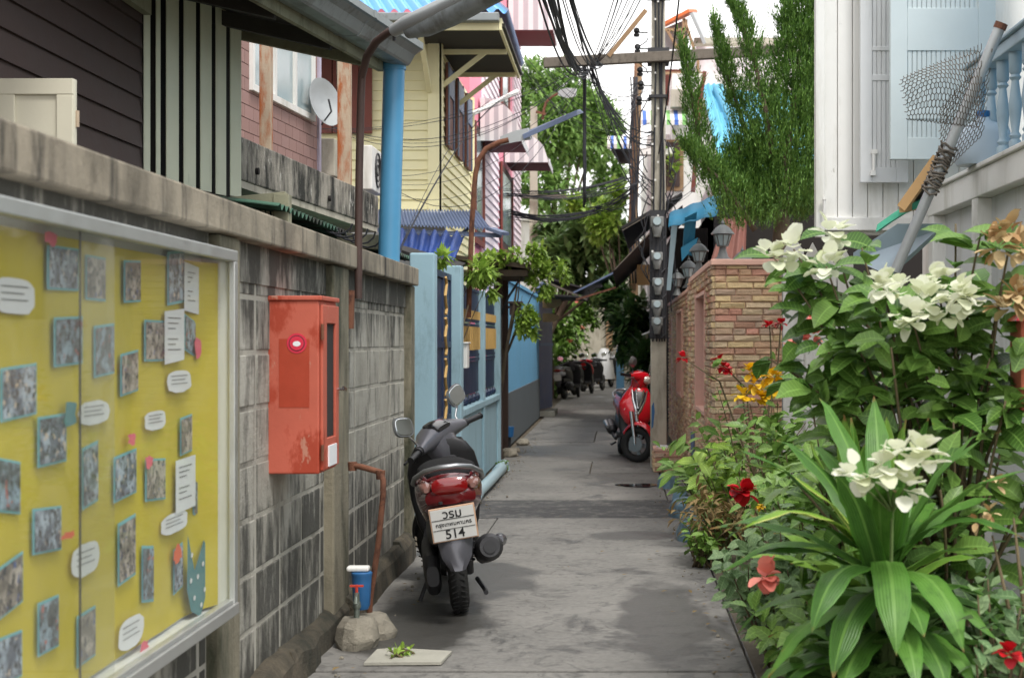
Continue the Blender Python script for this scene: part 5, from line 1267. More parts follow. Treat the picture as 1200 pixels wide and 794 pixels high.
# ================================================================== SCOOTERS
def text_mesh(s, size, M4, mat, name, parent, width=None):
    cu = bpy.data.curves.new(name, 'FONT'); cu.body = s; cu.size = size; cu.align_x = 'CENTER'; cu.align_y = 'CENTER'; cu.extrude = .0008; cu.offset = size*.012
    ob = bpy.data.objects.new(name+'_tmp', cu); COL.objects.link(ob)
    dg = bpy.context.evaluated_depsgraph_get(); me = bpy.data.meshes.new_from_object(ob.evaluated_get(dg))
    bpy.data.objects.remove(ob); me.transform(M4); me.materials.clear(); me.materials.append(mat)
    o = bpy.data.objects.new(name, me); COL.objects.link(o); o.parent = parent
    return o
def scooter(loc, yaw, lean, steer, roll, label, body, shield, bars, fender_m, seatm, plate=None, nose=None, tailm=None, name='scooter', group=None, cat='scooter'):
    root = thing(name, loc, label, cat, group, (0,R(lean),R(yaw)))
    kw = dict(parent=root, local=True)
    WR, WB = .2, 1.24; wd = 1.18 if nose else 1
    def wheel(c, Mx, nm, r=WR, tr=.045):
        b = MB(); b.torus((0,0,0), r-tr*1.35, .012, 32, 8, 1.6)
        for k in range(5):
            t = k*2*math.pi/5; d = V(0,math.cos(t),math.sin(t)); q = V(0,-math.sin(t),math.cos(t))
            b.bar(d*.025+q*.012, d*(r-tr*1.4)+q*.012, .022,.014, (1,0,0)); b.bar(d*.025-q*.02, d*(r-tr*1.4)-q*.006, .02,.012, (1,0,0))
        b.cyl((-.05,0,0),(.05,0,0),.032,16); b.cyl((.045,0,0),(.049,0,0),.085,24)
        b.xf(Mx @ Matrix.Translation(c)); w = b.build(nm, m_alloy, smooth=True, **kw)
        b = MB(); b.torus((0,0,0), r-tr, tr, 40, 12, .95)
        for k in range(40):
            t = k*2*math.pi/40; d = V(0,math.cos(t),math.sin(t)); q = V(0,-math.sin(t),math.cos(t))
            for s in (-1,1): b.bar(d*(r-.001)+V(s*.008,0,0), d*(r-.006)+V(s*.035,0,0)+q*.012, .006,.006)
        b.xf(Mx @ Matrix.Translation(c)); ty = b.build('tyre', m_tyre, smooth=True, parent=w, local=True); return w
    I = Matrix(); wheel(V(0,0,WR), I, 'rear_wheel', WR, .05)
    piv = V(0,WB-.28,.9); ax = V(0,.45,-1).normalized()
    S = Matrix.Translation(V(0,WB-.03,0)) @ Matrix.Rotation(R(steer),4,'Z') @ Matrix.Translation(-V(0,WB-.03,0))
    wheel(V(0,WB,WR), S, 'front_wheel', WR, .042)
    b = MB()
    for s in (-1,1): b.tube([V(s*.062,WB,WR),V(s*.062,WB-.03,WR+.12),V(s*.058,WB-.1,WR+.36)], [.017,.02,.024], 10)
    b.cyl(V(-.065,WB,WR), V(.065,WB,WR), .012, 8); b.xf(S); b.build('fork', m_chrome if shield is m_scred else m_alloy, smooth=True, **kw)
    b = MB(); b.box(-.085,-.062,WB-.10,WB-.04,WR-.02,WR+.06); b.xf(S); b.build('brake_caliper', m_gold, bevel=.006, **kw)
    # front mudguard: curved shell
    b = MB(); rings = []
    for i in range(13):
        t = R(8+ (150-8)*i/12); rr = WR+.03+ .03*math.sin(math.pi*i/12); w = .072*(1-.55*abs(i-5)/8); ring = []
        for k in range(9):
            u = -1+2*k/8; ring.append(V(u*w, WB+(rr-.035*u*u)*math.cos(t), WR+(rr-.035*u*u)*math.sin(t)))
        for k in range(8,-1,-1):
            u = -1+2*k/8; ring.append(V(u*w*.95, WB+(rr-.006-.035*u*u)*math.cos(t), WR+(rr-.006-.035*u*u)*math.sin(t)))
        rings.append(ring)
    b.loft(rings); b.xf(S); b.build('front_mudguard', fender_m, smooth=True, **kw)
    # rear body
    b = MB(); b.loft_y([(-.40,.675,.05,.03),(-.37,.67,.10,.055),(-.28,.655,.145,.09),(-.1,.63,.165,.125),(.12,.60,.165,.15),(.34,.55,.15,.18),(.46,.50,.12,.19),(.50,.48,.08,.15)], 28, 2.5)
    b.build('rear_body', body, smooth=True, **kw)
    b = MB(); b.loft_y([(-.25,.43,.10,.06),(0,.42,.13,.09),(.3,.38,.13,.1),(.46,.36,.11,.09)], 20, 3); b.build('side_cover', m_black, smooth=True, **kw)
    b = MB(); b.loft_y([(-.37,.705,.05,.015),(-.33,.71,.10,.03),(-.2,.72,.135,.04),(.0,.72,.145,.045),(.18,.71,.14,.045),(.36,.705,.12,.045),(.48,.69,.08,.035),(.52,.68,.03,.02)], 24, 2.6)
    b.build('seat', seatm, smooth=True, **kw)
    b = MB(); g = [(.160,.02,.66),(.168,-.15,.68),(.158,-.28,.715),(.11,-.38,.75),(.04,-.42,.765)]
    pts = [V(*p) for p in g]+[V(-p[0],p[1],p[2]) for p in reversed(g)]; b.tube(pts, .013, 10)
    for s in (-1,1): b.tube([V(s*.14,-.3,.73),V(s*.10,-.25,.70)], .011, 8)
    b.build('grab_rail', m_alloy, smooth=True, **kw)
    # tail lamp and turn signals
    tm = tailm or body
    b = MB(); b.loft_y([(-.445,.69,.055,.022),(-.43,.69,.085,.04),(-.36,.69,.10,.04)], 20, 3); b.xf(Matrix.Translation((0,0,-.015))); b.build('tail_light', m_redlens, smooth=True, **kw)
    for s in (-1,1):
        b = MB(); b.loft_y([(-.415,.665,.012,.012),(-.39,.67,.028,.024),(-.3,.675,.04,.03)], 16, 2.4, x0=s*.11); b.build('turn_signal', m_amber, smooth=True, **kw)
    b = MB(); b.loft_y([(-.43,.62,.06,.03),(-.40,.62,.12,.045),(-.25,.60,.15,.07)], 20, 3); b.build('tail_panel', tm, smooth=True, **kw)
    b = MB(); rings = []
    for z, y, w in ((.60,-.40,.07),(.5,-.43,.085),(.42,-.45,.085),(.34,-.47,.07),(.28,-.485,.035)): rings.append([V(-w,y+.03,z),V(-w*.5,y,z),V(w*.5,y,z),V(w,y+.03,z),V(w,y+.045,z),V(0,y+.02,z),V(-w,y+.045,z)])
    b.loft(rings); b.build('rear_mudguard', m_gunmetal if plate else m_black, smooth=True, **kw)
    b = MB(); rings = []
    for i in range(9):
        t = R(20+130*i/8); ring = []
        for k in range(7): u = -1+k/3; ring.append(V(u*.07, (WR+.035-.02*u*u)*math.cos(t), WR+(WR+.035-.02*u*u)*math.sin(t)))
        for k in range(6,-1,-1): u = -1+k/3; ring.append(V(u*.066, (WR+.028-.02*u*u)*math.cos(t), WR+(WR+.028-.02*u*u)*math.sin(t)))
        rings.append(ring)
    b.loft(rings); b.build('wheel_cover', m_black, smooth=True, **kw)
    # engine, muffler, stand
    b = MB(); b.loft_y([(-.10,.21,.03,.05),(-.05,.21,.04,.10),(.15,.22,.045,.09),(.4,.25,.045,.10),(.5,.26,.03,.06)], 18, 3, x0=-.12); b.loft_y([(.1,.28,.08,.06),(.45,.3,.09,.08)], 12, 3)
    b.build('engine', m_darkmet, smooth=True, **kw)
    b = MB(); b.tube([V(.135,.42,.2),V(.14,.2,.22),V(.15,.05,.25)], .022, 10); b.tube([V(.15,.12,.26),V(.155,.08,.28),V(.165,-.2,.335),V(.167,-.23,.34)], [.03,.062,.068,.05], 20)
    mu = b.build('muffler', m_darkmet, smooth=True, **kw)
    b = MB(); b.cyl(V(.167,-.232,.34), V(.167,-.237,.341), .032, 16); b.build('muffler_tip', m_black, smooth=True, parent=mu, local=True)
    b = MB(); b.tube([V(.215,.1,.31),V(.225,-.1,.35),V(.22,-.16,.36)], [.02,.035,.02], 10); b.build('heat_shield', m_gunmetal if plate else m_alloy, smooth=True, parent=mu, local=True)
    b = MB(); b.tube([V(-.1,.42,.22),V(-.2,.36,.02)], .011, 8); b.bar(V(-.22,.36,.012),V(-.17,.37,.012),.03,.01); b.split('stand', m_darkmet, root, local=True)
    b = MB(); b.tube([V(.1,.12,.14),V(.13,.0,.1),V(.13,-.1,.1)], .012, 8); b.build('kick_lever', m_darkmet, **kw)
    b = MB(); b.tube([V(.06,-.02,.2),V(.07,-.2,.52)], .024, 12)
    for k in range(7): t = .2+.1*k; b.torus((0,0,0), .03, .006, 12, 5); n0 = len(b.v)-60; c = V(.06,-.02,.2).lerp(V(.07,-.2,.52),t); b.v[n0:] = [V(p.y,p.z,p.x)+c for p in b.v[n0:]]
    b.build('shock_absorber', m_darkmet, **kw)
    # floorboard, leg shield, nose
    b = MB(); b.loft_y([(.44,.30,.13,.05),(.5,.27,.15,.035),(.8,.27,.155,.035),(.88,.3,.14,.05)], 16, 4); b.build('floorboard', m_black, smooth=True, **kw)
    b = MB(); b.loft_z([(.25,.92,.13,.04),(.35,.90,.17,.035),(.5,.89,.195,.03),(.64,.87,.20,.03),(.73,.85,.18,.028),(.79,.84,.14,.025),(.815,.835,.09,.015)], 26, 3); ls = b.build('leg_shield', m_black, smooth=True, **kw)
    b = MB(); b.cyl(V(.045,.85,.70),V(.045,.81,.70),.016,12); b.build('key_lock', m_chrome, smooth=True, parent=ls, local=True)
    b = MB(); b.loft_y([(.80,.69,.045,.03),(.84,.69,.055,.04)], 12, 4, x0=.03); b.build('lock_panel', m_darkmet, smooth=True, parent=ls, local=True)
    b = MB(); b.loft_z([(.38,1.02,.055*wd,.03),(.43,1.03,.11*wd,.06),(.52,1.03,.165*wd,.085),(.64,1.00,.185*wd,.10),(.74,.96,.165,.09),(.81,.92,.12,.07),(.86 if nose else .80,.90,.09,.05)], 28, 2.3); fr = b.build('front_cowl', shield, smooth=True, **kw)
    if nose:
        b = MB()
        for s in (-1,1):
            b.tube([V(s*.085,1.03,.80),V(s*.07,1.085,.70),V(s*.035,1.118,.60),V(0,1.122,.52)], [.008,.011,.012,.012], 8)
            b.tube([V(s*.045,1.055,.81),V(s*.03,1.10,.70),V(s*.006,1.122,.60)], .008, 8)
        b.build('grille_trim', m_chrome, smooth=True, parent=fr, local=True)
        b = MB(); b.loft_z([(.54,1.095,.015,.028),(.62,1.085,.05,.034),(.72,1.055,.07,.034),(.79,1.025,.075,.025)], 14, 2.5); b.build('grille', m_black, smooth=True, parent=fr, local=True)
    for s in (-1,1):
        b = MB(); b.loft_y([(.99,.60,.03,.03),(1.05,.585,.036,.036),(1.085,.57,.02,.02)], 14, 2.2, x0=s*.135); b.build('front_signal', m_clearlens, smooth=True, parent=fr, local=True)
    # handlebar unit
    Hm = Matrix.Translation(piv+V(0,-.07,.0 if nose else -.115)) @ Matrix.Rotation(R(steer),4,'Z') @ Matrix.Rotation(R(roll),4,'Y') @ Matrix.Rotation(R(-12),4,'X')
    b = MB(); b.loft_x([(-.215,-.03,.035,.028,.026),(-.16,-.02,.045,.042,.042),(-.09,.005,.055,.075,.06),(0,.02,.06,.095,.068),(.09,.005,.055,.075,.06),(.16,-.02,.045,.042,.042),(.215,-.03,.035,.028,.026)], 22)
    b.loft_z([(-.16,.02,.05,.05),(-.09,.01,.085,.075),(-.02,.01,.11,.09),(.06,.02,.115,.09)], 18); b.xf(Hm); hb = b.build('handlebar_cover', bars, smooth=True, **kw)
    b = MB(); b.loft_y([(.06,.045,.085,.052),(.105,.045,.075,.045),(.125,.045,.045,.028)], 20, 2.2); b.xf(Hm); b.build('headlight', m_clearlens, smooth=True, **kw)
    b = MB(); b.loft_y([(-.075,.085,.06,.012),(-.03,.118,.07,.014),(.03,.125,.05,.01)], 16, 3); b.xf(Hm); b.build('instrument', m_blackgloss, smooth=True, parent=hb, local=True)
    for s in (-1,1):
        b = MB(); b.tube([V(s*.21,-.03,.035),V(s*.24,-.035,.033)], .024, 12); b.tube([V(s*.24,-.037,.033),V(s*.345,-.06,.025)], .0165, 12); b.cyl(V(s*.345,-.06,.025),V(s*.352,-.061,.025),.019,12); b.xf(Hm); b.build('grip', m_black, smooth=True, **kw)
        b = MB(); b.tube([V(s*.2,.02,.03),V(s*.26,.02,.02),V(s*.34,.0,.012)], .007, 8); b.xf(Hm); b.build('brake_lever', m_alloy if shield is m_scred else m_black, smooth=True, **kw)
        b = MB(); b.tube([V(s*.2,-.02,.05),V(s*.205,-.01,.09),V(s*.235,-.02,.13),V(s*.25,-.025,.155)], .006, 8); b.xf(Hm); mi = b.build('mirror', m_chrome, smooth=True, **kw)
        Mm = Hm @ Matrix.Translation(V(s*.26,-.025,.195)) @ Matrix.Rotation(R(s*-14 - roll*.3),4,'Y')
        b = MB(); b.loft_y([(-.012,0,.074,.054),(.0,0,.077,.056),(.026,0,.05,.034)], 22, 3.2); b.xf(Mm); b.build('mirror_shell', m_alloy, smooth=True, parent=mi, local=True)
        b = MB(); b.loft_y([(-.0145,0,.064,.045),(-.0128,0,.067,.048)], 22, 3.2); b.xf(Mm); b.build('mirror_glass', M('mirror_glass',srgb(200,205,205),.03,.02,3,0,metal=1), parent=mi, local=True)
    for s in (-1,1):
        b = MB(); b.tube([Hm @ V(s*.19,.02,.02), Hm @ V(s*.15,.09,-.03), V(s*.06,WB-.2,.72), V(s*.04,WB-.22,.62)], .0045, 6); b.build('brake_cable', m_cable, smooth=True, **kw)
    if plate:
        Mp = Matrix.Translation(V(0,-.475,.505)) @ Matrix.Rotation(R(12),4,'X') @ Matrix.Rotation(R(-3),4,'Y')
        b = MB(); b.box(-.108,.108,-.004,.004,-.084,.084); b.xf(Mp); p = b.build('number_plate', m_plateframe, bevel=.003, **kw)
        b = MB(); b.box(-.101,.101,-.0065,-.0042,-.077,.077); b.xf(Mp); b.build('plate_face', m_plate, parent=p, local=True)
        b = MB(); b.box(-.099,.099,-.0085,-.0067,.025,.0275); b.box(-.099,.099,-.0085,-.0067,-.0235,-.0215); b.xf(Mp); b.build('rule', m_ink, parent=p, local=True)
        RX = Matrix.Rotation(R(90),4,'X')
        for s, sz, z in ((plate[0],.058,.049),(plate[1],.026,.001),(plate[2],.062,-.05)):
            text_mesh(s, sz, Mp @ Matrix.Translation(V(0,-.0075,z)) @ RX, m_ink, 'plate_text', p)
        b = MB(); b.cyl(V(-.05,-.47,.6),V(-.05,-.47,.61),.01); b.build('bolt', m_darkmet, parent=p, local=True)
    elif plate is None and tailm:
        b = MB(); b.box(-.10,.10,-.48,-.47,.44,.58); b.build('number_plate', m_plate, bevel=.003, **kw)
    return root

sx = (537-VX)*7.44/F
scooter((sx,7.46+.12,0), 8, -6, 52, -14, 'dark grey and maroon scooter with a Thai number plate parked by the left wall', m_maroon, m_black, m_gunmetal, m_black, m_blacksatin, plate=('วรม','กรุงเทพมหานคร','514'))
scooter(((742-VX)*17.05/F-.13,17.05+1.22,0), 186, -7, 56, -4, 'glossy red scooter parked facing the camera beside the utility pole', m_scred, m_scred, m_scred, m_scred, m_black, nose=True)
m_sw = M('silver_white', srgb(196,198,202), .3, .05, 5, 0, coat=.4)
scooter((-1.27,35.7,0), -14, -5, 14, -4, 'black scooter with a silver and red tail, nearest of the far row', m_black, m_black, m_black, m_black, m_black, tailm=m_sw)
cols = [(m_black,m_scred,'black and red scooter second in the far row'),(m_gunmetal,m_black,'dark grey scooter third in the far row'),(m_black,m_black,'all black scooter fourth in the far row'),(m_sw,m_sw,'pale silver scooter at the far end of the row')]
for i, (x, y, yw) in enumerate(((-1.12,38.5,-20),(-.95,41,-24),(-.8,44,-28),(-.62,48,-32))):
    a, c, l = cols[i]; scooter((x,y,0), yw, -5, 10, 0, l, a, c, c, a, m_black, tailm=a)
# cream basket-like far motorcycle cover: grey cloth draped
b = MB()
pts = [[V(-.42+.3*math.cos(t)*w, 45+.5*math.sin(t)*w, z) for t in [k*math.pi/8 for k in range(16)]] for z, w in ((.25,1.05),(.6,.9),(.95,.7),(1.15,.35))]
b.loft(pts); tag(b.build('draped_cloth', m_whitegrey, smooth=True), 'pale grey cloth draped over a parked machine at the far end', 'cloth')

# ================================================================== VEGETATION
g1 = leafmat('leaf_mid', srgb(86,124,48), srgb(134,168,80))
g2 = leafmat('leaf_dark', srgb(46,72,36), srgb(84,116,56), .35)
g2b = leafmat('leaf_dusky', srgb(72,102,54), srgb(122,152,88), .4)
g3 = leafmat('leaf_lime', srgb(120,156,56), srgb(166,196,88))
g4 = leafmat('leaf_far', srgb(96,136,66), srgb(154,186,104), .5, trans=.35)
g5 = leafmat('juniper', srgb(56,94,40), srgb(122,162,72), .6, trans=.1)
g6 = leafmat('leaf_broad', srgb(68,106,42), srgb(122,158,74), .38, trans=.3)
g7 = leafmat('leaf_grey', srgb(96,128,84), srgb(140,166,116), .5)
g8 = leafmat('dry_leaf', srgb(110,92,58), srgb(150,128,84), .8)
g9 = leafmat('strap_leaf', srgb(60,100,36), srgb(100,146,56), .36)
g10 = leafmat('strap_yellow', srgb(150,176,60), srgb(176,192,90), .4)
w1 = leafmat('white_bract', srgb(222,228,190), srgb(250,250,238), .6, trans=.4, veins=False)
w2 = leafmat('dried_bract', srgb(170,130,84), srgb(214,196,150), .8, trans=.2, veins=False)
f_red = leafmat('red_petal', srgb(176,18,30), srgb(214,34,44), .5, veins=False)
f_pink = leafmat('coral_petal', srgb(220,116,104), srgb(236,150,132), .5, veins=False)
f_yel = leafmat('yellow_petal', srgb(232,186,24), srgb(246,208,50), .5, veins=False)
def tree(label, loc, blobs, L, W, lm, trunk_r, limbs, group=None, name='tree', droop=.4):
    root = thing(name, loc, label, 'tree', group)
    cb = crown(blobs, L, W, 2, droop); cb.build('crown', lm, root, smooth='all')
    t = MB(); base = Vector(loc); c0 = Vector(blobs[0][0]); mid = base.lerp(c0, .5)+V(rnd(-.2,.2),0,0)
    t.tube([base, base.lerp(mid,.5)+V(.04,0,0), mid, mid.lerp(c0,.7)], [trunk_r, trunk_r*.85, trunk_r*.7, trunk_r*.35], 10)
    for c, r, n in blobs[:limbs]: c = Vector(c); t.tube([mid, mid.lerp(c,.5)+V(rnd(-.1,.1),rnd(-.1,.1),.1), c+V(0,0,r[2]*.4)], [trunk_r*.4,trunk_r*.25,trunk_r*.08], 7)
    t.build('trunk', m_bark, root, smooth='all'); return root
def PB(x, y, Y, rx, rz, n, ry=None):
    c = P(x,y,Y); s = Y/F; return (c, (rx*s, ry or (rx*s), rz*s), n)
tree('tall light green tree rising behind the far lamp pole', (-1.9,43,0), [PB(652,150,43,46,52,3300),PB(628,108,44,32,38,1500),PB(655,100,43.5,26,26,800),PB(690,155,44,36,52,2300),PB(676,118,43.5,28,26,1300),PB(706,150,44.5,24,36,1200),PB(640,215,43,40,40,1500),PB(712,205,45,22,36,900),PB(612,170,45,14,60,900)], .25, .42, g4, .16, 6)
tree('dark broad leaved tree above the corrugated sheets', (-2.3,33,0), [PB(700,285,33,46,36,1900),PB(660,305,33,30,28,1100),PB(695,250,34,40,26,1200),PB(708,338,33,26,20,700),PB(725,300,34,20,34,500),PB(660,268,35,30,24,500)], .30, .45, g2b, .1, 5, droop=.7)
tree('pale green young tree between the dark tree and the timber pole', (.75,31,0), [PB(712,258,31,24,26,700),PB(722,230,31,14,18,250),PB(690,238,32,22,16,300)], .2, .5, g3, .06, 3)
tree('dense green hibiscus bush with orange flowers behind the far scooters', (-2.0,39,0), [PB(664,385,38,34,44,1500),PB(648,430,37,20,34,900),PB(684,366,38.5,18,24,600)], .19, .5, g1, .05, 3, name='bush')
tree('dark leafy shrub overhanging the right side of the far alley', (.6,25,0), [PB(742,385,25,26,46,900),PB(728,362,26,20,22,500),PB(752,430,24,16,34,400),PB(714,340,27,22,12,260)], .26, .4, g2, .05, 3, name='bush', droop=.6)
tree('low bright bush beside the navy door', (-1.5,29.7,0), [PB(638,440,29.7,10,32,320),PB(640,400,29.7,10,26,260)], .14, .5, g1, .04, 2, name='bush')
tree('light green creeper spilling over the small dark canopy', (-1.55,17.6,0), [PB(612,300,17,30,14,420),PB(636,330,17.2,22,26,460),PB(612,360,17,10,34,220),PB(575,302,16.9,20,8,220),PB(622,380,17,10,22,200),PB(660,322,17.6,10,20,140)], .085, .55, g3, .03, 4, name='climbing_plant')
tree('small lime green fern like plant behind the blue fence', (-1.52,13.4,0), [PB(560,318,13.4,22,14,330),PB(572,335,13.6,14,14,200),PB(518,302,12.4,12,6,90)], .10, .35, g3, .02, 2, name='garden_plant')
hedge = [PB(x, y, 56, 60, 60, 500) for x, y in ((560,330),(620,350),(700,330),(790,330),(700,410))]
tag(crown(hedge, .5, .5, 2).build('distant_foliage', g2, smooth='all'), 'distant dark foliage closing the view beyond the alley', 'foliage', kind='stuff')
b = MB()
for (x,y) in ((683,384),(668,398),(676,352)):
    c = P(x,y,36.6)
    for k in range(6): leaf(b, c, rvec()+V(0,-.5,0), .09, .8*.09, .2)
bo = b.build('hibiscus_flower', f_pink); bo.parent = None; tag(bo, 'coral orange flowers on the bush behind the far scooters', 'flowers')
# juniper
jr = thing('juniper_tree', (1.6,13.6,0), 'dark green juniper with tall feathery spires behind the stone wall', 'tree')
jb = MB(); jt = MB()
def spire(pts, rad, n, Yj=13.6):
    q = [P(x,y,Yj+dy) for x, y, dy in pts]; m = len(q)-1; s = Yj/F
    for _ in range(int(n*(3.6 if n > 600 else 2.0))):
        t = rnd(0,1)**.8*m; i = min(int(t), m-1); c = q[i].lerp(q[i+1], t-i); r = (rad[i]*(1-(t-i))+rad[i+1]*(t-i))*s; a = rnd(0,2*math.pi); rr = r*math.sqrt(rnd(.25,1))
        lump = 1+.35*math.sin(t*9+a*2)
        o = V(math.cos(a), math.sin(a), 0); p = c+o*rr*lump; up = (o*rnd(.3,.8)+V(0,0,1)+rvec()*.35).normalized()
        if random.random() < .12: p = p+o*r*rnd(.1,.5)
        al = rnd(.06,.15); cur = (up+V(0,0,.3)).normalized()
        for q_ in range(6):
            w = q_/5; d = (cur*(.5+w)+rvec()*(.75-.45*w)).normalized(); leaf(jb, p+cur*al*w, d, rnd(.03,.055)*(1.1-.4*w), .013, .1, 2)
    jt.tube([p for p in reversed(q)], [max(.006, .03*(1-k/len(q))) for k in range(len(q))], 6)
spire([(797,48,0),(806,80,0),(812,120,0),(820,165,0),(838,215,0)], [1,5,9,13,20], 420)
spire([(836,26,.2),(845,60,.2),(855,95,.2),(868,135,.2),(882,190,.2)], [1,5,9,13,22], 480)
spire([(852,3,-.2),(864,16,-.2),(874,40,-.2),(886,80,-.2),(896,125,-.2),(905,180,-.2)], [1,4,8,13,19,30], 560)
spire([(935,-60,0),(940,0,0),(938,50,0),(932,110,0),(922,180,0),(915,250,0)], [12,22,24,30,44,54], 1700)
spire([(962,30,.4),(960,90,.4),(952,150,.4),(945,220,.4)], [6,18,28,40], 650)
spire([(800,170,-.3),(815,185,-.3),(838,205,-.3),(862,235,-.3),(885,270,-.3)], [2,8,18,28,34], 520)
spire([(880,180,.2),(900,210,.2),(915,260,.2)], [20,44,48], 650)
spire([(905,130,.3),(890,105,.3)], [10,3], 60)
spire([(870,165,.0),(858,205,0),(880,245,0)], [8,24,34], 380)
jt.tube([(1.6,13.6,0),(1.55,13.6,1.2),(1.45,13.6,2.2),(1.5,13.6,3.2)], [.12,.1,.08,.05], 10)
jb.build('crown', g5, jr, smooth='all'); jt.build('trunk', m_bark, jr, smooth='all')
b = MB()
tag(plant('balcony_plant', tuple(P(783,226,27.6)), 'small leafy plant standing at the brown window of the white building', 'plant', g3, 1.0, .25, 4, 10, .2, .45)[0])

# blossom helpers
def blossom(parent_tips, lm, name, root, n, L, W, spread, face=V(0,-.6,.3)):
    for c in parent_tips:
        b = MB()
        for _ in range(n):
            o = rvec()*spread*rnd(.3,1); d = (o.normalized()+face*.8+rvec()*.5).normalized(); leaf(b, Vector(c)+o*.7, d, L*rnd(.7,1.2), L*W*1.15*rnd(.85,1.15), .35, 4, .3, blunt=.3)
        o = b.build(name, lm, None, smooth='all', local=True); o.parent = root
    return o
def loc_of(root, x, y, Y): return P(x,y,Y)-root.location
# curb stones
for i, (x, y, s) in enumerate(((782,556,.10),(800,590,.11),(812,618,.12),(797,572,.07))):
    Y = H*F/(y+14-VY); b = MB(); rock(b, ((x-VX)*Y/F,Y,-.02), s, s*1.5, s*1.5, 40+i)
    tag(b.build('edging_stone', m_bluestone, bevel=.012), ['blue painted edging stone farthest along, next to the stone plinth','blue painted edging stone third from the plinth, in the brown weeds','nearest and largest blue painted edging stone under the brown weeds','smallest blue painted edging stone, second from the plinth'][i], 'edging stone', 'blue painted edging stones')
b = MB(); b.add([(.56,2,-.004),(2.2,2,-.004),(2.2,11.5,.02),(.56,11.5,-.004)], [(0,1,2,3)]); tag(b.build('planting_bed', m_earth), kind='structure')

plant('garden_plant', (.66,10.6,0), 'bright green leafy herb at the far end of the planting bed below the stone wall', 'plant', g1, .75, .30, 16, 14, .14, .34, droop=.8, face=1)
plant('garden_plant', (.80,9.9,0), 'pale green soft leaved herb between the far herb and the red flowering bush', 'plant', g3, .62, .28, 12, 14, .13, .45, droop=.7, face=1)
plant('dry_weeds', (.58,9.3,0), 'brown dried weeds spilling over the blue edging stones', 'plant', g8, .42, .26, 30, 16, .09, .22, droop=.9, sm=m_greenstem)
plant('garden_plant', (.50,9.1,0), 'small green weed growing through the edge of the brown dried weeds', 'plant', g1, .26, .16, 12, 9, .07, .5)
r_, tp_ = plant('rose_bush', (.86,9.6,0), 'sparse bush with dark red flowers in front of the stone wall', 'bush', g1, 1.15, .42, 10, 16, .075, .5, droop=.4)
blossom([loc_of(r_,x,y,9.5) for x, y in ((800,419),(841,422),(852,432),(902,381),(915,379),(848,430),(839,452)) if y < 450], f_red, 'flower', r_, 14, .04, .8, .022)
st = MB()
for (x,y) in ((800,419),(841,422),(852,432),(902,381),(915,379)):
    c = loc_of(r_,x,y,9.5); st.tube([V(0,0,.5), c*.6+V(.05,0,.35), c], [.008,.006,.004], 5)
st.build('flower_stem', m_stem, r_, local=True)
r_, tp_ = plant('yellow_flower_bush', (.90,8.3,0), 'bush with clusters of bright yellow flowers below the stone wall corner', 'bush', g1, 1.1, .34, 12, 18, .10, .4)
blossom([loc_of(r_,x,y,8.1) for x, y in ((870,462),(885,448),(897,455),(880,436),(906,440),(890,465),(912,452))], f_yel, 'flower', r_, 16, .05, .7, .035)
plant('garden_shrub', (.93,7.7,0), 'dense small leaved green shrub in the middle of the bed', 'bush', g1, .95, .36, 26, 26, .085, .5, face=1)
plant('garden_shrub', (1.2,7.9,0), 'taller dark green shrub close to the white veranda wall', 'bush', g6, 1.15, .42, 14, 20, .14, .5, face=1)
r_, tp_ = plant('hibiscus', (.80,6.9,0), 'low shrub with one bright red hibiscus flower', 'bush', g1, .78, .26, 18, 20, .085, .55, face=1)
blossom([loc_of(r_,874,577,6.6), loc_of(r_,868,574,6.6)], f_red, 'flower', r_, 12, .055, .9, .02)
b = MB()
c = loc_of(r_,892,592,6.5)
for _ in range(10): leaf(b, c, rvec()+V(0,-.4,0), .03, .02, .2)
b.build('yellow_bud', f_yel, r_, local=True)
plant('garden_plant', (.68,6.3,0), 'pale grey green small leaved plant spreading towards the alley', 'plant', g7, .55, .30, 26, 20, .075, .55, face=1)
plant('garden_plant', (.74,5.6,0), 'light green spreading ground plant nearest the alley edge', 'plant', g1, .45, .26, 24, 18, .08, .5, face=1)
r_, tp_ = plant('garden_plant', (.76,5.0,0), 'leafy plant with a coral pink flower at the near alley edge', 'plant', g6, .58, .2, 14, 14, .11, .5, face=1)
blossom([loc_of(r_,897,675,4.9)], f_pink, 'flower', r_, 12, .05, .9, .025)
plant('garden_shrub', (1.05,6.2,0), 'broad leaved shrub filling the bed behind the strap leaved plant', 'bush', g1, .95, .34, 15, 18, .14, .5, face=1)
plant('garden_shrub', (.70,4.5,0), 'dark green undergrowth plant at the bottom edge beside the alley', 'bush', g2, .42, .18, 16, 16, .11, .45)
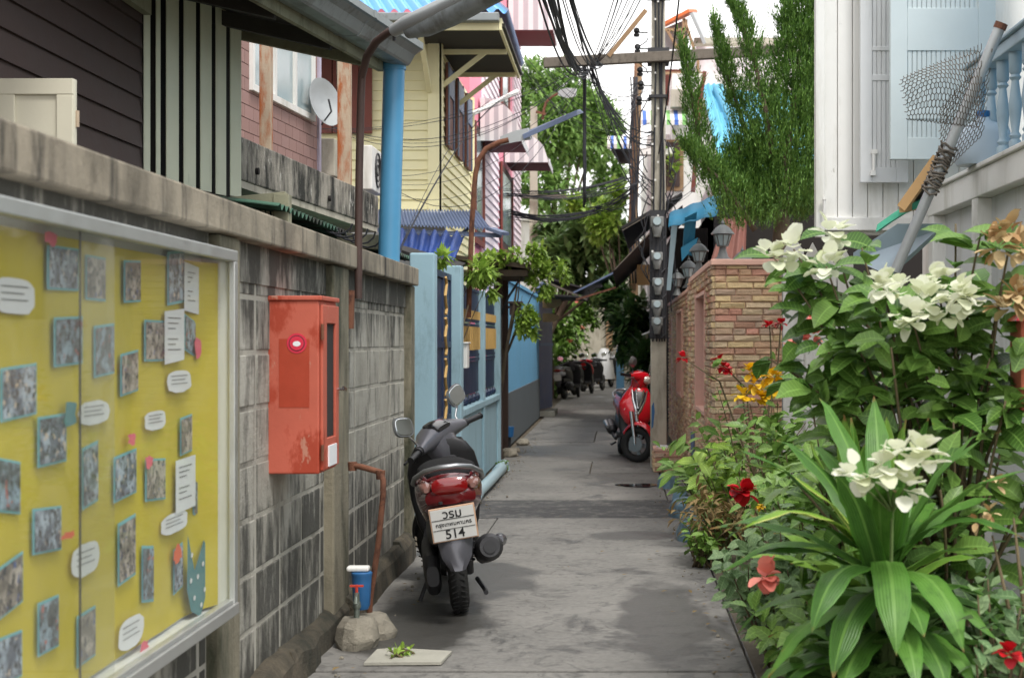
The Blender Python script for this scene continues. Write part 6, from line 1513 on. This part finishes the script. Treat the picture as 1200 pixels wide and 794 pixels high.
# mussaenda
mr_, tips = plant('mussaenda_shrub', (1.15,5.4,0), 'large shrub with broad green leaves and drooping white bracts on the right', 'bush', g6, 1.5, .58, 20, 16, .15, .5, face=1, droop=.8, start=.35, sr=.009, up=.6)
st = MB(); extra = MB()
br_pts = [(905,300,5.6),(930,292,5.6),(1035,335,5.2),(1120,345,5.2),(968,312,5.5),(1050,342,5.3),(1082,352,5.3),(1112,362,5.3),(1135,350,5.3),(1068,372,5.2),(975,272,5.6),(1098,330,5.4)]
for (x,y,Y) in br_pts+[(930,330,5.5),(1150,270,5.2),(1190,255,5.1),(1120,262,5.3),(1010,290,5.4),(900,420,5.6),(940,450,5.4),(960,400,5.4),(1000,400,5.3),(1160,420,5.2),(1100,430,5.2),(1050,420,5.3),(985,345,5.5),(1175,330,5.2),(1190,470,5.1),(1130,480,5.2)]:
    c = P(x,y,Y)-mr_.location; base = V(rnd(-.1,.1), rnd(-.1,.1), rnd(.4,.8)); mid = base.lerp(c,.55)+V(0,0,.12)
    pts = [base*(1-t)**2+mid*2*t*(1-t)+c*t*t for t in [k/7 for k in range(8)]]; st.tube(pts, [.009-.0008*k for k in range(8)], 5)
    for k in range(14):
        t = rnd(.55,1.0); i = min(6,int(t*7)); q = pts[i].lerp(pts[i+1], t*7-i); a = rnd(0,6.28); d = V(math.cos(a),math.sin(a)*.8-.2,rnd(-.3,.5)); l = .16*rnd(.6,1.15); leaf(extra, q+d.normalized()*.02, d, l, l*.46, .8, 5, .3, Vector((rnd(-.6,.4),-.6,1))+rvec()*.6)
st.build('branch', m_stem, mr_, local=True, smooth='all'); extra.build('leaf_whorl', g6, mr_, local=True, smooth='all')
blossom([P(p[0],p[1],p[2]-.3)-mr_.location for p in br_pts], w1, 'white_bract', mr_, 16, .05, .95, .065)
blossom([P(x,y,5.0)-mr_.location for x, y in ((1180,270),(1195,290),(1170,290),(1188,345),(1178,360),(1198,355))], w2, 'dried_bract', mr_, 14, .06, .55, .045)
blossom([P(x,y,4.6)-mr_.location for x, y in ((1168,565),(1144,610),(1160,600))], w2, 'dried_bract', mr_, 9, .035, .5, .025)
r_, tp_ = plant('coral_bract_shrub', (.95,6.2,0), 'slender shrub carrying a coral pink flower cluster near the white bracts', 'bush', g6, 1.25, .2, 7, 14, .12, .42)
blossom([loc_of(r_,x,y,6.0) for x, y in ((942,385),(950,375),(935,398),(928,408),(955,392))], f_pink, 'flower', r_, 12, .036, .7, .03)
# strap-leaved plant with white cluster
sp = thing('strap_leaved_plant', ((1035-VX)*4.5/F,4.5,0), 'big glossy strap leaved plant arching over the bottom right corner', 'plant')
lf, ly = MB(), MB(); st = MB(); st.tube([V(0,0,0),V(.01,0,.3),V(0,0,.72)], [.035,.03,.025], 10)
rs = random.Random(11)
def strap(b, z, a, el, L, W, dr, seg=10):
    W *= 1.22
    d = V(math.cos(a)*math.cos(el), math.sin(a)*math.cos(el), math.sin(el)); p = V(math.cos(a)*.02, math.sin(a)*.02, z)
    side = V(-math.sin(a), math.cos(a), 0); n = len(b.v)
    for i in range(seg+1):
        t = i/seg; w = W*.5*(.45+.55*math.sin(math.pi*min(1,.15+t*.75)))*(1 if t < .75 else max(0,(1-t)/.25))**.8
        nrm = side.cross(d).normalized()
        for u in (-1,-.5,-.07,.07,.5,1): b.v.append(p+side*w*u+nrm*abs(u)*w*.22+nrm*.006*math.sin(t*19+a*3)*abs(u)); b.u.append(abs(u)); b.t.append(t)
        p = p+d*L/seg; d = (d+V(0,0,-dr/seg*(.4+1.2*t))).normalized()
    for i in range(seg):
        for k in range(5): a0 = n+i*6+k; b.f.append((a0,a0+1,a0+7,a0+6))
for k in range(20):   # upper rosette
    a = k*2.4+rs.uniform(-.2,.2); strap(lf, rs.uniform(.62,.74), a, R(rs.uniform(30,72)), rs.uniform(.42,.6), rs.uniform(.055,.075), rs.uniform(.9,1.8))
for k in range(26):   # lower arching leaves
    a = k*2.4+rs.uniform(-.2,.2); strap(lf, rs.uniform(.4,.62), a, R(rs.uniform(0,32)), rs.uniform(.36,.5), rs.uniform(.06,.085), rs.uniform(1.2,2.2))
strap(lf, .70, R(265), R(14), .5, .085, 2.6); strap(lf, .66, R(292), R(20), .48, .085, 2.6); strap(lf, .66, R(235), R(25), .5, .08, 2.3); strap(lf, .66, R(188), R(35), .5, .07, 1.9)
strap(ly, .72, R(185), R(52), .5, .06, 1.2); strap(ly, .72, R(205), R(40), .52, .06, 1.7)
def build_strap(b, name, mat, parent):
    return b.build(name, mat, parent, local=True, smooth='all')
def strapmat(name, c1, c2, rib, edge):
    k = NT(name); bs = k.n('ShaderNodeBsdfPrincipled'); g = k.n('ShaderNodeNewGeometry'); at = k.n('ShaderNodeAttribute'); at.attribute_name = 'across'
    o = k.ramp(g.outputs['Random Per Island'], 0, 1, c1, c2)
    o = k.mix(k.mul(k.ramp(k.noise(k.coords(), 30, 4), .5, .75), .5), o, tuple(x*.6 for x in c1[:3])+(1,))
    o = k.mix(k.ramp(k.noise(k.coords(), 9, 6, .7), .66, .72), o, srgb(150,150,70))
    al = k.n('ShaderNodeAttribute'); al.attribute_name = 'along'; tip = k.n('ShaderNodeMath', operation='MULTIPLY_ADD'); k.l(k.noise(k.coords(), 12, 3), tip.inputs[0]); tip.inputs[1].default_value = .25; k.l(al.outputs['Fac'], tip.inputs[2])
    wv = k.n('ShaderNodeMath', operation='SINE'); k.l(k.mul(at.outputs['Fac'], 34.0), wv.inputs[0])
    o = k.mix(k.mul(wv.outputs[0], .16), o, rib)
    o = k.mix(k.ramp(at.outputs['Fac'], .07, .13, (.75,.75,.75,1), (0,0,0,1)), o, rib); o = k.mix(k.ramp(at.outputs['Fac'], .75, .95), o, edge)
    o = k.mix(k.ramp(k.mul(tip.outputs[0], .8), .86, .9), o, srgb(140,110,66))
    k.l(o, bs.inputs['Base Color']); bs.inputs['Roughness'].default_value = .42; bs.inputs['Specular IOR Level'].default_value = .35
    bp = k.n('ShaderNodeBump'); bp.inputs['Strength'].default_value = .25; bp.inputs['Distance'].default_value = .004; k.l(wv.outputs[0], bp.inputs['Height']); k.l(bp.outputs[0], bs.inputs['Normal'])
    tr = k.n('ShaderNodeBsdfTranslucent'); k.l(o, tr.inputs[0]); mx = k.n('ShaderNodeMixShader'); mx.inputs[0].default_value = .22
    k.l(bs.outputs[0], mx.inputs[1]); k.l(tr.outputs[0], mx.inputs[2]); k.l(mx.outputs[0], k.out.inputs[0]); return k.m
build_strap(lf, 'leaf', strapmat('strap_veined', srgb(58,98,38), srgb(92,138,54), srgb(108,148,70), srgb(78,124,46)), sp); build_strap(ly, 'young_leaf', strapmat('strap_variegated', srgb(110,150,50), srgb(130,166,60), srgb(120,160,60), srgb(206,208,120)), sp); st.build('stem', m_greenstem, sp, local=True)
up_ = thing('upright_leaved_plant', ((1020-VX)*5.0/F,5.0,0), 'plant with upright broad yellow green leaves behind the strap leaved plant', 'plant')
lf = MB(); st = MB(); st.tube([V(0,0,0),V(0,0,.7)], .03, 8)
for k in range(9): strap(lf, .62, R(k*40+20), R(rs.uniform(66,86)), rs.uniform(.38,.52), .09, .35)
for k in range(8): strap(lf, .5, R(k*45), R(rs.uniform(20,50)), .45, .08, 1.2)
build_strap(lf, 'leaf', strapmat('strap_bright', srgb(84,132,48), srgb(130,168,68), srgb(136,172,80), srgb(124,158,66)), up_); st.build('stem', m_greenstem, up_, local=True)
wf = thing('white_bract_plant', ((1050-VX)*4.3/F,4.3,0), 'thin stemmed plant holding the big nearest cluster of white bracts', 'plant')
st = MB(); pts3 = [(1000,556),(1022,562),(1036,548),(1060,572),(1052,532),(1078,545),(1084,530)]
for (x,y) in pts3: c = loc_of(wf,x,y,4.17); st.tube([V(0,.1,.0), V(0,.1,.5), V(.0,.06,.86), c*.9+V(0,.02,.08), c], [.007,.006,.005,.003,.002], 6)
st.build('stem', m_greenstem, wf, local=True, smooth='all')
blossom([loc_of(wf,x,y,4.12) for x, y in pts3], w1, 'white_bract', wf, 8, .052, .95, .04)
r_, tp_ = plant('garden_shrub', (1.08,4.3,0), 'grey green small leaved shrub with one red flower in the bottom right corner', 'bush', g7, .72, .26, 16, 16, .08, .45)
blossom([loc_of(r_,1183,765,4.05)], f_red, 'flower', r_, 12, .035, .9, .018)
st = MB()
for k in range(7): st.tube([V(.1,0,.1), V(.05+.03*k,.02,.5+.03*k), V(-.02+.06*k,rnd(-.1,.1),.8+.05*k)], [.012,.008,.003], 6)
st.build('bare_branch', m_stem, r_, local=True, smooth='all')
plant('garden_shrub', (1.02,4.9,0), 'dark undergrowth shrub at the very bottom right below the arching leaves', 'bush', g2, .55, .3, 18, 16, .13, .45)
# weeds by the tap
plant('weed', (-.93,6.45,0), 'tiny bright green weed sprouting by the pale slab near the tap', 'plant', g3, .05, .05, 8, 5, .035, .5)
plant('weed', (-1.2,15.6,0), 'small green weed at the foot of the blue fence by the drain pipe elbow', 'plant', g1, .12, .08, 8, 6, .05, .5)

# leaf litter and grit
b = MB()
for _ in range(170):
    y = rnd(5.5,20); x = (.5-abs(random.gauss(0,.12))) if random.random() < .6 else (-1.2+abs(random.gauss(0,.1)) if random.random() < .7 else rnd(-1.1,.4))
    leaf(b, V(x,y,.012), V(rnd(-1,1),rnd(-1,1),.08), rnd(.02,.05), rnd(.012,.024), .1, 2)
tag(b.build('leaf_litter', g8), 'scattered dry leaf litter along the edges of the alley', 'leaf litter', kind='stuff')
b = MB()
for k in range(260):
    y = rnd(5.5,22); x = (-1.2+abs(random.gauss(0,.07))) if random.random() < .6 else .5-abs(random.gauss(0,.07)); s = rnd(.004,.012)
    b.lathe([(s*.6,-.002),(s,.3*s),(s*.5,s)], (x,y,0), 5)
tag(b.build('grit', m_rubble), 'loose grit and pebbles collected along the alley edges', 'grit', kind='stuff')

# ================================================================== SKY, SUN, CAMERA
w = bpy.data.worlds.new('World'); scene.world = w; w.use_nodes = True; nt = w.node_tree; nt.nodes.clear()
out = nt.nodes.new('ShaderNodeOutputWorld'); bg = nt.nodes.new('ShaderNodeBackground'); sky = nt.nodes.new('ShaderNodeTexSky')
sky.sky_type = 'NISHITA'; sky.sun_disc = False; sky.sun_elevation = R(58); sky.sun_rotation = R(150); sky.air_density = 1.0; sky.dust_density = 3.0; sky.ozone_density = 1.0
tc = nt.nodes.new('ShaderNodeTexCoord'); mp_ = nt.nodes.new('ShaderNodeMapping'); mp_.inputs['Scale'].default_value = (1,1,2.5)
nz = nt.nodes.new('ShaderNodeTexNoise'); nz.inputs['Scale'].default_value = 1.8; nz.inputs['Detail'].default_value = 6
rp_ = nt.nodes.new('ShaderNodeValToRGB'); rp_.color_ramp.elements[0].position = .36; rp_.color_ramp.elements[0].color = (.4,.4,.4,1); rp_.color_ramp.elements[1].position = .6; rp_.color_ramp.elements[1].color = (.97,.97,.97,1)
mx = nt.nodes.new('ShaderNodeMix'); mx.data_type = 'RGBA'; mx.inputs[7].default_value = (10.6,10.4,10.2,1)
L_ = nt.links.new
L_(tc.outputs['Generated'], mp_.inputs[0]); L_(mp_.outputs[0], nz.inputs['Vector']); L_(nz.outputs[0], rp_.inputs[0]); L_(rp_.outputs[0], mx.inputs[0]); L_(sky.outputs[0], mx.inputs[6]); L_(mx.outputs[2], bg.inputs[0])
bg.inputs[1].default_value = .115; L_(bg.outputs[0], out.inputs[0])
sd_ = bpy.data.lights.new('sun', 'SUN'); sd_.energy = 1.5; sd_.angle = R(12); sd_.color = (1,.965,.92)
so = bpy.data.objects.new('sun', sd_); COL.objects.link(so)
el, rot = R(58), R(150)
dirv = V(math.sin(rot)*math.cos(el), math.cos(rot)*math.cos(el), math.sin(el)); so.rotation_euler = dirv.to_track_quat('Z','Y').to_euler()
cam = bpy.data.cameras.new('camera'); co = bpy.data.objects.new('camera', cam); COL.objects.link(co); scene.camera = co
co.location = (0,0,H); co.rotation_euler = (R(90),0,0); cam.sensor_width = 36; cam.lens = F/1200*36; cam.shift_x = (600-VX)/1200; cam.shift_y = (VY-397)/1200
cam.clip_start = .05; cam.clip_end = 2000
cam.dof.use_dof = True; cam.dof.focus_distance = 8.6; cam.dof.aperture_fstop = 5.0
scene.view_settings.view_transform = 'Standard'; scene.view_settings.look = 'None'; scene.view_settings.gamma = 1; scene.view_settings.exposure = .8
scene.render.engine = 'CYCLES'
